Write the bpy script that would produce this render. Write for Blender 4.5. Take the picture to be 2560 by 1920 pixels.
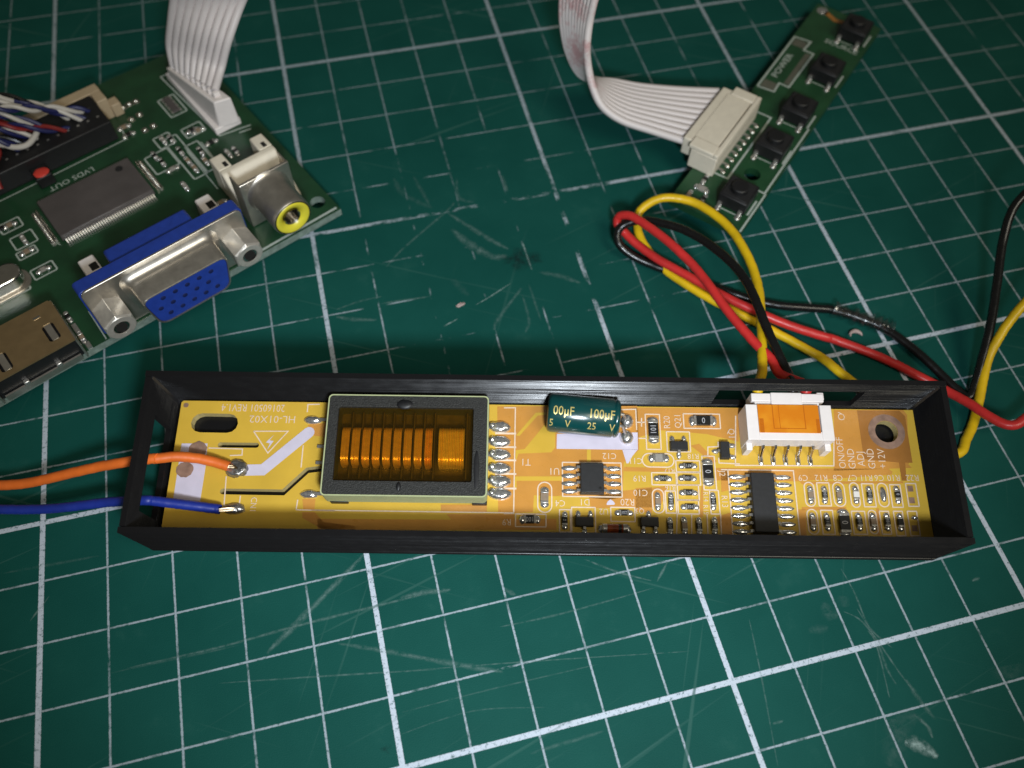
import bpy, bmesh, math, random
from mathutils import Matrix, Vector
random.seed(7)
S = 0.01                                   # everything below is written in centimetres, 1 unit = 1 m in Blender
scene = bpy.context.scene
COL = scene.collection
for o in list(bpy.data.objects): bpy.data.objects.remove(o)

# ------------------------------------------------------------------ camera, light, exposure
cam_d = bpy.data.cameras.new('camera'); cam = bpy.data.objects.new('camera', cam_d); COL.objects.link(cam)
cam_d.sensor_width = 36; cam_d.lens = 30.4415; cam_d.clip_start = 0.005; cam_d.clip_end = 20
cam.matrix_world = Matrix([[0.970399, 0.199539, -0.136051, 0.059199], [-0.240861, 0.840808, -0.484796, -0.01747], [0.017657, 0.503215, 0.863981, 0.133965], [0, 0, 0, 1]])
cam_d.dof.use_dof = True; cam_d.dof.focus_distance = 0.137; cam_d.dof.aperture_fstop = 18
scene.camera = cam
world = bpy.data.worlds.new('World'); scene.world = world; world.use_nodes = True
bg = world.node_tree.nodes['Background']; bg.inputs[0].default_value = (1.0, 0.95, 0.78, 1); bg.inputs[1].default_value = 0.075
def lamp(name, kind, loc, energy, color, size, rot=None):
    d = bpy.data.lights.new(name, kind); d.energy = energy; d.color = color
    if kind == 'AREA': d.shape = 'DISK'; d.size = size
    else: d.shadow_soft_size = size
    o = bpy.data.objects.new(name, d); COL.objects.link(o); o.location = [c * S for c in loc]
    if rot: o.rotation_euler = rot
    return o
torch = lamp('phone_torch', 'SPOT', (6.7, -7.0, 13.6), 1.42, (0.84, 0.92, 1.0), 0.0115)
torch.data.spot_size = math.radians(68); torch.data.spot_blend = 1.0
torch.rotation_euler = (Vector((.080, .052, 0)) - torch.location).to_track_quat('-Z', 'Y').to_euler()
lamp('ceiling_lamp', 'AREA', (38, -48, 82), 3.5, (1.0, 0.93, 0.76), 0.45)
ceil = bpy.data.objects['ceiling_lamp']; ceil.rotation_euler = (Vector((.08, .08, 0)) - ceil.location).to_track_quat('-Z', 'Y').to_euler()
scene.view_settings.view_transform = 'Standard'; scene.view_settings.look = 'None'
scene.view_settings.exposure = 0.0; scene.view_settings.gamma = 1.0
scene.cycles.use_denoising = True
scene.cycles.max_bounces = 8; scene.cycles.transparent_max_bounces = 12

# measured positions, cm (grid of the mat for the world, board frames for the boards)
D = {'BLACK': [(12.433, 4.332, 1.0), (12.414, 4.717, 1.02), (12.403, 5.146, 1.06), (12.412, 5.633, 1.1), (12.444, 6.192, 1.06), (12.37, 6.728, 1.0), (12.209, 7.188, 0.94), (12.01, 7.578, 0.88), (11.776, 7.894, 0.82),
           (11.476, 8.171, 0.74), (11.232, 8.345, 0.66), (10.954, 8.421, 0.56), (10.777, 8.357, 0.45), (10.747, 8.168, 0.32), (10.927, 7.951, 0.2), (11.231, 7.718, 0.12), (11.629, 7.424, 0.09), (12.21, 6.991, 0.09),
           (12.584, 6.684, 0.09), (12.97, 6.42, 0.09), (13.374, 6.21, 0.09), (13.801, 6.059, 0.09), (14.142, 5.95, 0.09), (14.311, 5.881, 0.09), (14.704, 5.611, 0.09), (15.052, 5.267, 0.1), (15.269, 4.895, 0.12),
           (15.462, 4.473, 0.12), (15.626, 4.06, 0.1), (15.748, 3.725, 0.1), (15.85, 3.565, 0.12), (16.015, 3.727, 0.2), (16.278, 4.119, 0.4), (16.592, 4.619, 0.65), (16.925, 5.237, 0.9), (17.261, 5.908, 1.2),
           (17.503, 6.324, 1.5), (17.784, 6.531, 1.7), (18.138, 6.635, 1.9)],
 'BLOBS': [(11.644, 0.962, 0.055, 0.13), (12.087, 0.596, 0.06, 0.035)],
 'BLUE': [(-1.078, 5.342, 0.42), (-0.693, 5.237, 0.42), (-0.472, 5.179, 0.42), (-0.091, 5.071, 0.45), (0.297, 4.967, 0.5), (0.691, 4.885, 0.57), (1.086, 4.808, 0.65), (1.384, 4.738, 0.72), (1.887, 4.576, 0.869),
          (1.99, 4.56, 0.831), (2.273, 4.474, 0.772), (2.558, 4.388, 0.712), (2.842, 4.305, 0.643), (2.928, 4.275, 0.623)],
 'CAPPADS': [(7.596, 2.144), (7.586, 1.861)],
 'CASE': {'H': 1.37, 'L': 12.467, 'O': (1.7003, 4.1046, -0.0), 'W': 2.562, 'hp': 0.41, 'ta': 0.1548862566323894, 'tb': -0.010736998443488768, 'th': -0.2525703814237777},
 'CHIPS': [('R', 8.026, 1.994, 90, 1206, '101'), ('R', 8.85, 2.163, 0, 1206, '0'), ('R', 8.872, 1.293, 90, 1206, '0'), ('R', 10.962, 0.495, 90, 1206, '0'), ('R', 8.56, 1.393, 0, 603, '471'),
           ('R', 8.145, 1.18, 0, 603, '100'), ('R', 8.54, 1.188, 0, 603, '100'), ('R', 8.54, 0.951, 0, 603, '471'), ('R', 8.549, 0.721, 0, 603, '103'), ('R', 8.251, 0.811, 90, 603, '583'),
           ('R', 8.922, 0.82, 90, 603, '101'), ('R', 8.216, 0.409, 90, 603, '101'), ('R', 8.673, 0.415, 90, 603, '073'), ('R', 8.916, 0.423, 90, 603, '101'), ('C', 8.443, 0.419, 90, 603, ''),
           ('CG', 8.092, 1.516, 0, 805, ''), ('C', 8.042, 0.808, 90, 603, ''), ('C', 6.245, 0.849, 90, 805, ''), ('R', 6.014, 0.487, 0, 805, '100'), ('R', 6.563, 0.481, 90, 603, '0'), ('R', 7.5, 0.612, 0, 603, '2203'),
           ('C', 10.482, 0.945, 90, 603, ''), ('R', 10.705, 0.948, 90, 603, '101'), ('C', 10.936, 0.951, 90, 603, ''), ('CW', 11.205, 0.955, 90, 603, ''), ('R', 11.42, 0.957, 90, 603, '101'),
           ('R', 11.867, 0.963, 90, 603, '0'), ('C', 10.47, 0.51, 90, 603, ''), ('R', 10.698, 0.513, 90, 603, '111'), ('R', 11.2, 0.52, 90, 603, '101'), ('C', 11.421, 0.523, 90, 603, ''),
           ('R', 11.642, 0.525, 90, 603, '101'), ('R', 11.848, 0.521, 90, 603, '')],
 'COPPER': [[(5.467, 2.376), (7.782, 2.416), (7.79, 1.831), (7.783, 1.658), (7.524, 1.436), (7.489, 0.863), (7.288, 0.829), (6.522, 0.881), (6.361, 0.871), (6.077, 0.883), (6.063, 0.61), (5.514, 0.58)],
            [(6.952, 0.863), (7.477, 0.972), (8.221, 1.061), (8.08, 0.714), (6.979, 0.684)], [(7.564, 2.385), (9.481, 2.403), (9.416, 1.818), (8.906, 1.943), (8.56, 1.971), (8.167, 1.999), (7.75, 1.861), (7.755, 2.362)],
            [(11.036, 2.391), (12.188, 2.407), (12.239, 2.323), (12.14, 1.479), (10.933, 1.431)], [(8.997, 1.372), (11.8, 1.394), (11.855, 1.346), (11.832, 1.298), (10.312, 1.166), (8.982, 1.164)],
            [(2.362, 2.014), (2.674, 2.054), (2.68, 1.81), (2.497, 1.825)], [(2.403, 0.778), (2.612, 0.781), (2.613, 0.601), (2.437, 0.599)],
            [(2.424, 0.566), (2.616, 0.569), (2.774, 0.409), (3.272, 0.352), (3.286, 0.176), (2.735, 0.313), (2.434, 0.469)], [(2.675, 0.461), (4.731, 0.473), (6.434, 0.51), (6.433, 0.331), (2.692, 0.282)],
            [(4.698, 0.563), (5.766, 0.577), (5.767, 0.487), (4.776, 0.474)], [(4.603, 0.712), (5.333, 0.722), (5.335, 0.601), (4.608, 0.592)], [(8.768, 1.776), (9.03, 1.486), (8.995, 1.437), (8.625, 1.741)],
            [(7.528, 1.369), (8.119, 1.361), (8.365, 1.316), (7.991, 1.295), (7.526, 1.297)], [(8.752, 1.066), (8.783, 1.066), (8.748, 0.566), (8.688, 0.565)],
            [(10.328, 0.749), (11.033, 0.759), (11.026, 0.704), (10.322, 0.695)], [(10.335, 1.166), (12.002, 1.189), (11.997, 1.157), (10.369, 1.119)], [(10.263, 0.71), (10.385, 0.711), (10.354, 0.296), (10.263, 0.295)],
            [(11.505, 0.741), (11.551, 0.742), (11.505, 0.311), (11.46, 0.31)], [(9.08, 1.325), (9.199, 1.359), (9.195, 1.009), (9.069, 0.975)], [(8.962, 0.569), (9.197, 0.649), (9.197, 0.281), (9.016, 0.279)],
            [(7.701, 1.02), (7.964, 1.04), (7.944, 0.617), (7.686, 0.645)], [(10.917, 1.43), (12.124, 1.479), (12.177, 1.415), (10.907, 1.35)]],
 'CRUMB': [(14.496, 5.259, 0.02)],
 'DEBRIS': [(7.493, 7.672), (6.576, 11.075)],
 'DIODE': (7.342, 0.351),
 'GAPS': [[(5.783, 1.878), (6.105, 2.275), (6.28, 2.285), (6.28, 2.243), (6.137, 2.225), (5.838, 1.87)],
          [(6.423, 2.128), (6.28, 2.109), (5.926, 1.65), (5.778, 1.623), (5.78, 1.428), (5.825, 1.567), (6.357, 1.598), (6.42, 1.681)], [(6.936, 1.655), (6.999, 1.656), (6.995, 1.445), (6.932, 1.444)],
          [(5.774, 1.188), (6.525, 1.198), (6.524, 1.126), (5.798, 1.116), (5.8, 0.974), (5.769, 0.973)], [(6.361, 0.871), (6.967, 0.871), (6.827, 0.745), (6.674, 0.727), (6.459, 0.585), (6.276, 0.582), (6.36, 0.723)]],
 'GLUE': [(14.277, 5.907, 0.12), (14.669, 5.598, 0.12), (14.988, 5.366, 0.12), (15.208, 5.217, 0.12)],
 'HOLE': (11.856, 2.025),
 'KBOARD': {'O': (13.137, 7.842, 0.36), 'a': 42.5},
 'LBOARD': {'O': (5.646, 10.184, 0.42), 'a': 25.2},
 'LCHIP': [(-1.239, 3.635, 0), (-1.141, 3.558, 0), (-1.837, 3.752, 90), (-1.695, 3.685, 90), (-1.713, 3.267, 90), (-1.718, 2.931, 90), (-1.71, 2.673, 90), (-2.178, 3.461, 90), (-2.142, 3.222, 90), (-2.066, 2.911, 0),
           (-1.388, 3.012, 90), (-1.443, 2.715, 90), (-2.096, 2.359, 90), (-1.098, 3.086, 0), (-0.98, 2.606, 90), (-0.831, 2.575, 90), (-1.757, 1.531, 0), (-5.193, 3.521, 0), (-5.127, 3.033, 90), (-5.203, 2.707, 0),
           (-5.139, 2.118, 0), (-5.67, 2.072, 0), (-5.881, 2.048, 0), (-5.243, 0.849, 90), (-5.242, 0.285, 90), (-5.337, 3.534, 0), (-2.295, 4.58, 0), (-2.317, 4.322, 0)],
 'LHOLE': (-0.263, 0.394),
 'LNET': (-1.214, 4.563),
 'LSILK': [(-1.972, 3.858, -1.638, 3.51)],
 'LSOLDER': [(-1.749, 5.138), (-1.899, 5.149), (-2.046, 5.127), (-2.199, 5.111), (-1.872, 4.735), (-2.066, 4.709), (-1.798, 4.263), (-1.992, 4.253)],
 'LSQ': [(-5.127, 3.033, 0.42, 0.34), (-5.139, 2.118, 0.42, 0.26), (-5.183, 3.513, 0.4, 0.26), (-5.207, 2.698, 0.36, 0.2), (-1.817, 3.737, 0.34, 0.36), (-2.127, 3.252, 0.5, 0.55), (-1.702, 3.087, 0.3, 1.35),
         (-1.434, 2.878, 0.28, 0.9), (-1.202, 3.65, 0.42, 0.3), (-1.204, 4.555, 0.36, 0.62), (-5.794, 2.017, 0.6, 0.3)],
 'ORANGE': [(-1.084, 5.658, 0.45), (-0.698, 5.619, 0.45), (-0.476, 5.588, 0.45), (-0.082, 5.503, 0.5), (0.331, 5.444, 0.6), (0.749, 5.396, 0.72), (1.167, 5.331, 0.85), (1.616, 5.247, 0.98), (2.089, 5.191, 1.011),
            (2.114, 5.189, 0.991), (2.393, 5.181, 0.943), (2.649, 5.138, 0.868), (2.935, 5.037, 0.787), (3.15, 4.93, 0.731)],
 'PADS': [(12.097, 1.069), (12.093, 0.878), (12.066, 0.429)],
 'RED': [(12.304, 4.375, 0.98), (12.287, 4.686, 0.96), (12.162, 5.023, 0.95), (12.01, 5.488, 0.96), (11.902, 5.908, 0.96), (11.804, 6.426, 0.95), (11.704, 6.892, 0.92), (11.553, 7.361, 0.88), (11.377, 7.79, 0.84),
         (11.168, 8.207, 0.78), (11.019, 8.464, 0.72), (10.89, 8.59, 0.62), (10.831, 8.594, 0.52), (10.834, 8.525, 0.42), (10.929, 8.402, 0.34), (11.093, 8.121, 0.28), (11.34, 7.745, 0.26), (11.629, 7.378, 0.26),
         (11.934, 7.011, 0.27), (12.263, 6.602, 0.28), (12.603, 6.239, 0.28), (12.958, 5.918, 0.26), (13.332, 5.637, 0.22), (13.839, 5.334, 0.16), (14.014, 5.256, 0.12), (14.524, 4.875, 0.09), (14.893, 4.526, 0.09),
         (15.193, 4.187, 0.09), (15.4, 3.951, 0.1), (15.539, 3.704, 0.16), (15.656, 3.385, 0.3), (15.741, 3.068, 0.42), (15.874, 2.815, 0.5), (16.015, 2.722, 0.55), (16.204, 2.766, 0.6), (16.515, 2.903, 0.7)],
 'RIBL_A': [(2.777, 14.346, 1.15), (2.914, 14.384, 1.45), (3.113, 14.26, 2.0), (3.347, 14.117, 2.6), (3.604, 13.919, 3.2)],
 'RIBL_B': [(3.727, 13.061, 1.15), (3.885, 13.453, 1.45), (4.177, 13.533, 2.0), (4.63, 13.831, 2.6), (5.008, 13.608, 3.2)],
 'RIBR_A': [(12.733, 10.125, 0.7), (12.153, 10.505, 0.75), (11.59, 10.827, 0.85), (11.233, 11.101, 1.05), (11.075, 11.37, 1.35), (11.01, 11.612, 1.7), (10.975, 11.701, 2.1), (11.043, 11.877, 2.5), (11.125, 11.962, 2.9),
            (11.304, 12.167, 3.3)],
 'RIBR_B': [(13.926, 11.341, 0.7), (13.129, 11.573, 0.7), (12.37, 11.848, 0.7), (11.804, 12.071, 0.75), (11.413, 12.09, 0.85), (11.009, 12.023, 1.15), (10.776, 12.189, 1.6), (10.684, 12.398, 2.1), (10.707, 12.621, 2.5),
            (10.794, 12.877, 2.9)],
 'SBAND': [(1.463, 1.234), (1.722, 1.242), (2.4, 1.884)],
 'SCRATCH': [([(7.734, 9.938), (8.312, 9.194), (8.698, 8.76)], 0.08, 0.35), ([(7.721, 9.522), (7.969, 9.085), (8.356, 8.654), (8.639, 8.619)], 0.12, 0.35),
             ([(6.284, 8.865), (6.698, 9.257), (7.724, 10.006), (7.913, 10.193)], 0.03, 0.3), ([(7.781, 7.605), (8.091, 7.733), (8.546, 7.948)], 0.035, 0.8), ([(7.083, 7.262), (7.382, 7.373)], 0.04, 0.8),
             ([(9.009, 8.874), (9.016, 8.47), (9.022, 8.165)], 0.05, 0.8), ([(9.132, 8.079), (9.496, 7.904), (9.856, 7.641)], 0.07, 0.25), ([(8.721, 7.789), (8.131, 7.211), (7.981, 6.968)], 0.06, 0.25),
             ([(8.694, 7.592), (8.667, 7.028), (8.534, 6.782)], 0.04, 0.2), ([(8.877, 7.841), (8.887, 6.977)], 0.04, 0.2), ([(5.18, 7.933), (5.499, 7.802), (5.911, 7.691)], 0.06, 0.35),
             ([(5.203, 8.097), (5.672, 8.186), (6.089, 8.203)], 0.03, 0.3), ([(6.835, 11.118), (6.952, 10.649), (7.452, 10.135)], 0.09, 0.12), ([(7.236, 11.095), (7.417, 10.209)], 0.05, 0.15),
             ([(8.099, 10.827), (8.036, 10.298), (8.319, 10.099)], 0.05, 0.2), ([(9.041, 10.679), (9.036, 10.235)], 0.05, 0.35), ([(6.039, 8.042), (6.978, 7.994)], 0.03, 0.4),
             ([(7.467, 8.319), (7.69, 7.827)], 0.1, 0.08), ([(4.979, 3.255), (4.152, 2.662), (3.65, 2.31), (3.293, 2.06)], 0.07, 0.4),
             ([(1.262, 2.331), (2.604, 2.319), (3.808, 2.365), (5.041, 2.381), (6.028, 2.401)], 0.03, 0.35), ([(4.36, 1.952), (5.072, 1.656), (5.808, 1.325)], 0.05, 0.25),
             ([(2.564, 1.792), (4.293, 1.487), (5.785, 1.211)], 0.015, 0.3), ([(-0.63, 4.277), (0.878, 4.213)], 0.03, 0.15), ([(-0.158, 3.392), (0.128, 3.735)], 0.02, 0.4), ([(1.003, 2.32), (2.897, 2.278)], 0.02, 0.15),
             ([(5.395, 2.418), (5.768, 2.416), (6.189, 2.359)], 0.06, 0.3), ([(6.997, 2.193), (7.162, 2.034)], 0.05, 0.3), ([(8.377, 2.344), (8.823, 2.021), (9.31, 1.752)], 0.025, 0.35),
             ([(9.664, 1.986), (9.389, 1.718)], 0.025, 0.45), ([(5.243, 1.573), (6.008, 1.236), (6.694, 0.946)], 0.06, 0.25), ([(6.799, 1.614), (7.803, 1.586), (9.3, 1.634)], 0.02, 0.3),
             ([(5.198, 1.325), (7.345, 0.964), (9.522, 0.571)], 0.012, 0.3), ([(5.093, 0.743), (6.453, 0.75), (8.127, 0.718)], 0.012, 0.2), ([(5.04, 0.45), (6.126, 0.516), (7.17, 0.312)], 0.012, 0.2),
             ([(6.805, -0.246), (7.929, -0.209)], 0.04, 0.2), ([(10.596, 0.82), (10.445, -0.065), (10.204, -1.267)], 0.015, 0.3), ([(10.356, -0.702), (10.526, -0.705)], 0.03, 0.3),
             ([(12.337, 1.231), (12.377, 0.815), (12.355, 0.381), (12.367, 0.121), (12.307, -0.282), (12.195, -0.779)], 0.02, 0.4),
             ([(12.081, 0.578), (12.273, 0.401), (12.39, 0.073), (12.514, -0.496), (12.696, -1.137)], 0.02, 0.4), ([(12.323, 0.217), (12.384, -0.031), (12.351, -0.375), (12.382, -0.625)], 0.03, 0.35),
             ([(12.306, 0.567), (12.384, 0.202), (12.569, -0.118)], 0.02, 0.3), ([(12.558, -0.588), (12.619, -0.903), (12.718, -1.22)], 0.05, 0.3), ([(12.442, -1.075), (12.557, -1.277), (12.554, -1.448)], 0.04, 0.45),
             ([(11.854, 0.786), (11.836, 0.594), (11.98, 0.559)], 0.12, 0.12), ([(12.17, 0.82), (12.129, 0.632)], 0.15, 0.08), ([(11.424, 0.436), (11.743, 0.39)], 0.1, 0.1),
             ([(12.085, -1.045), (12.068, -1.252), (12.29, -1.115), (12.511, -1.111)], 0.2, 0.1), ([(11.777, -1.664), (11.984, -1.421), (12.182, -1.242)], 0.25, 0.1), ([(14.137, -0.77), (14.133, -0.973)], 0.4, 0.1),
             ([(12.124, -1.399), (12.318, -1.484), (12.508, -1.699)], 0.24, 0.85), ([(14.293, 0.541), (14.448, 0.56)], 0.03, 0.5)],
 'SFILL': [[(6.45, 1.912), (7.771, 1.955), (7.764, 1.658), (6.443, 1.657)], [(7.509, 1.663), (7.764, 1.666), (7.669, 1.551), (7.602, 1.429), (7.571, 1.428)],
           [(0.361, 0.735), (0.357, 1.666), (0.776, 1.672), (0.799, 1.272), (0.792, 0.721)], [(7.229, 0.754), (7.245, 0.793), (7.292, 0.833), (7.337, 0.803), (7.363, 0.764), (7.351, 0.744), (7.236, 0.739)],
           [(1.838, 1.837), (1.718, 1.702), (1.786, 1.686), (1.749, 1.573), (1.843, 1.729), (1.772, 1.737)]],
 'SLINES': [[(10.976, 1.905), (10.917, 1.43), (9.327, 1.417), (9.4, 2.267)], [(5.579, 2.352), (5.767, 2.355), (5.758, 0.583), (5.606, 0.581)], [(9.088, 1.342), (10.253, 1.341), (10.248, 0.295)],
            [(9.198, 1.343), (9.197, 0.281)], [(9.078, 1.813), (9.072, 1.731), (8.903, 1.72), (8.893, 1.573), (8.801, 1.564)], [(9.065, 1.543), (9.066, 1.454), (9.401, 1.442)],
            [(2.341, 2.232), (2.337, 2.365), (2.535, 2.372)], [(2.33, 1.662), (2.333, 1.288)], [(0.803, 1.595), (1.354, 1.585), (1.359, 1.483), (1.164, 1.472)], [(1.152, 1.126), (1.182, 0.599)],
            [(1.418, 0.814), (1.417, 0.634)], [(2.325, 0.597), (2.934, 0.589)], [(2.573, 0.595), (5.766, 0.592)], [(7.77, 2.129), (7.905, 2.131)], [(7.845, 2.206), (7.839, 2.055)], [(7.783, 1.855), (7.909, 1.852)],
            [(7.516, 2.345), (7.756, 2.357), (7.757, 1.996)], [(8.345, 0.832), (8.705, 0.829)], [(8.341, 0.622), (8.313, 0.27)], [(8.569, 0.61), (8.547, 0.273)], [(8.813, 0.613), (8.804, 0.276)],
            [(9.026, 0.616), (9.016, 0.279)], [(2.333, 0.761), (2.325, 0.597)], [(1.498, 1.889), (2.06, 1.897), (1.772, 1.523), (1.498, 1.889)]],
 'SLOT1': [(0.619, 2.026), (1.059, 2.023)],
 'SLOT2': [(0.984, 1.652), (1.568, 1.653)],
 'SLOT3': [(1.128, 0.88), (2.087, 0.876), (2.438, 1.244), (2.695, 1.281)],
 'SOIC16': (9.698, 0.783),
 'SOIC8': (6.998, 1.144),
 'SOIC_EDGES': [(6.556, 1.179), (7.43, 1.191), (9.21, 0.813), (10.183, 0.825)],
 'SOLDW': [(1.306, 1.254), (1.317, 0.601)],
 'SOT': [(8.423, 1.71, 0), (6.872, 0.45, 0), (7.889, 0.461, 180), (9.157, 1.65, -90)],
 'SOVAL': [(7.826, 1.6, 8.337, 1.372), (7.962, 1.008, 8.142, 0.62), (6.138, 1.097, 6.36, 0.606), (10.396, 1.151, 10.551, 0.76), (10.853, 1.157, 11.034, 0.766), (11.123, 1.153, 11.262, 0.754),
           (11.563, 1.151, 11.723, 0.768), (10.393, 0.711, 10.553, 0.314), (11.363, 0.709, 11.486, 0.334)],
 'SPOT': [(0.33, 2.325, 0.045), (0.473, 1.226, 0.14), (0.635, 1.567, 0.15)],
 'SRECT': [(7.907, 2.272, 8.142, 1.669), (8.535, 2.289, 9.134, 2.037), (8.242, 1.975, 8.618, 1.635), (8.367, 1.485, 8.752, 1.297), (7.967, 1.278, 8.359, 1.077), (8.371, 1.287, 8.745, 1.082), (8.367, 1.077, 8.706, 0.837),
           (8.36, 0.833, 8.691, 0.612), (8.169, 0.979, 8.333, 0.622), (8.878, 0.997, 9.019, 0.616), (8.793, 1.564, 8.994, 1.006), (6.535, 1.431, 7.481, 0.87), (5.789, 0.576, 6.268, 0.375), (6.482, 0.655, 6.653, 0.296),
           (6.673, 0.696, 7.046, 0.286), (7.292, 0.704, 7.673, 0.477), (10.604, 1.146, 10.798, 0.771), (11.322, 1.14, 11.509, 0.765), (11.769, 1.13, 11.937, 0.763), (12.029, 1.153, 12.192, 0.782),
           (10.613, 0.699, 10.803, 0.317), (11.101, 0.69, 11.31, 0.324), (11.545, 0.695, 11.689, 0.329), (11.768, 0.698, 11.909, 0.307), (11.988, 0.701, 12.136, 0.31)],
 'STAIN': [(8.802, 8.489), (9.123, 8.414), (4.824, 0.305)],
 'TEXTS': [('20160501 REV1.4', 1.443, 2.3, 0.134, 180), ('HL-01X02', 1.783, 2.106, 0.1326, 180), ('C12', 7.298, 1.551, 0.1079, 180), ('C11', 7.716, 1.475, 0.1075, 180), ('R19', 7.77, 1.183, 0.1059, 180),
           ('C10', 7.776, 0.949, 0.1111, 180), ('R20', 7.563, 0.794, 0.1167, 180), ('C4', 6.494, 0.762, 0.1099, 180), ('D1', 6.882, 0.785, 0.1101, 180), ('U2', 7.18, 0.637, 0.1028, 180),
           ('R9', 5.651, 0.447, 0.1081, 180), ('U1', 6.402, 1.285, 0.1197, 180), ('T1', 5.943, 1.431, 0.1206, 180), ('Q3', 7.752, 0.652, 0.0901, 180), ('R20', 8.262, 2.136, 0.1119, 90), ('Q21', 8.442, 2.162, 0.112, 90),
           ('Q1', 9.301, 1.953, 0.1115, -90), ('J2', 9.099, 1.278, 0.1031, -90), ('R13', 9.103, 0.82, 0.1018, -90), ('R18', 8.654, 1.564, 0.0946, 180), ('R17', 8.256, 1.315, 0.0867, 180),
           ('R16', 8.256, 1.036, 0.0854, 180), ('R14', 8.805, 0.894, 0.0829, -90), ('R15', 8.794, 0.683, 0.0824, -90), ('C9', 10.397, 1.228, 0.1067, 180), ('R12', 10.688, 1.232, 0.1068, 180),
           ('C8', 10.955, 1.235, 0.1069, 180), ('C7', 11.188, 1.238, 0.107, 180), ('R11', 11.41, 1.241, 0.1071, 180), ('C6', 11.619, 1.244, 0.1072, 180), ('R10', 11.852, 1.247, 0.1073, 180),
           ('R22', 12.155, 1.251, 0.1075, 180), ('ON/OFF', 11.063, 1.653, 0.1172, 90), ('GND', 11.219, 1.554, 0.1234, 90), ('ADJ', 11.373, 1.556, 0.1234, 90), ('GND', 11.539, 1.558, 0.1234, 90),
           ('+12V', 11.714, 1.56, 0.1234, 90), ('CN1', 1.637, 0.67, 0.1011, -90), ('Q', 11.142, 2.277, 0.127, 180)],
 'TPINL': [(2.446, 2.094), (2.556, 1.636), (2.557, 1.363), (2.508, 0.853)],
 'TPINR': [(5.535, 2.012), (5.539, 1.762), (5.543, 1.539), (5.546, 1.311), (5.55, 1.1), (5.553, 0.893)],
 'TSEP': [(5.613, 1.907), (5.617, 1.675), (5.62, 1.453), (5.623, 1.226), (5.627, 0.986)],
 'YELLOW': [(12.015, 4.467, 1.02), (12.144, 4.756, 0.98), (12.312, 5.134, 0.92), (12.472, 5.528, 0.86), (12.642, 5.932, 0.8), (12.776, 6.352, 0.75), (12.855, 6.87, 0.72), (12.848, 7.448, 0.7), (12.758, 7.896, 0.68),
            (12.569, 8.3, 0.66), (12.336, 8.603, 0.64), (12.01, 8.799, 0.62), (11.739, 8.861, 0.58), (11.489, 8.823, 0.5), (11.329, 8.744, 0.4), (11.264, 8.562, 0.3), (11.243, 8.323, 0.22), (11.323, 8.0, 0.14),
            (11.48, 7.57, 0.1), (11.768, 7.124, 0.09), (12.1, 6.696, 0.09), (12.441, 6.316, 0.09), (12.781, 5.954, 0.09), (13.078, 5.621, 0.09), (13.43, 5.212, 0.09), (13.675, 4.913, 0.09), (13.811, 4.643, 0.09)],
 'YELLOW2': [(15.158, 2.614, 0.1), (15.401, 2.821, 0.1), (15.651, 3.056, 0.12), (15.932, 3.429, 0.2), (16.156, 3.777, 0.3), (16.366, 4.086, 0.42), (16.551, 4.291, 0.6), (16.796, 4.504, 0.8), (17.122, 4.714, 1.0),
             (17.691, 5.019, 1.2)]}

# ------------------------------------------------------------------ materials
def new_mat(name):
    m = bpy.data.materials.new(name); m.use_nodes = True
    nt = m.node_tree
    return m, nt, nt.nodes['Principled BSDF']
def N(nt, t, **kw):
    n = nt.nodes.new(t)
    for k, v in kw.items(): setattr(n, k, v)
    return n
def coord(nt, scale=100.0, kind='Object'):
    tc = N(nt, 'ShaderNodeTexCoord'); mp = N(nt, 'ShaderNodeMapping'); mp.inputs['Scale'].default_value = (scale,) * 3
    nt.links.new(tc.outputs[kind], mp.inputs[0]); return mp.outputs[0]
def math_n(nt, op, a, b=None, c=None):
    n = N(nt, 'ShaderNodeMath', operation=op)
    for i, v in enumerate((a, b, c)):
        if v is None: continue
        if isinstance(v, (int, float)): n.inputs[i].default_value = v
        else: nt.links.new(v, n.inputs[i])
    return n.outputs[0]
def mixc(nt, f, a, b):
    n = N(nt, 'ShaderNodeMix', data_type='RGBA')
    for i, v in ((0, f), (6, a), (7, b)):
        if hasattr(v, 'links') or hasattr(v, 'is_linked'): nt.links.new(v, n.inputs[i])
        elif isinstance(v, (int, float)): n.inputs[i].default_value = v
        else: n.inputs[i].default_value = (*v, 1)
    return n.outputs[2]
def noise(nt, co, scale, detail=3.0, rough=0.5):
    n = N(nt, 'ShaderNodeTexNoise'); n.inputs['Scale'].default_value = scale; n.inputs['Detail'].default_value = detail; n.inputs['Roughness'].default_value = rough
    nt.links.new(co, n.inputs['Vector']); return n.outputs[0]
def ramp(nt, v, lo, hi):
    n = N(nt, 'ShaderNodeMapRange'); n.inputs[1].default_value = lo; n.inputs[2].default_value = hi; n.clamp = True
    nt.links.new(v, n.inputs[0]); return n.outputs[0]
def bump(nt, p, h, strength=0.3, dist=0.0001):
    b = N(nt, 'ShaderNodeBump'); b.inputs['Strength'].default_value = strength; b.inputs['Distance'].default_value = dist
    nt.links.new(h, b.inputs['Height']); nt.links.new(b.outputs[0], p.inputs['Normal'])
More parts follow.
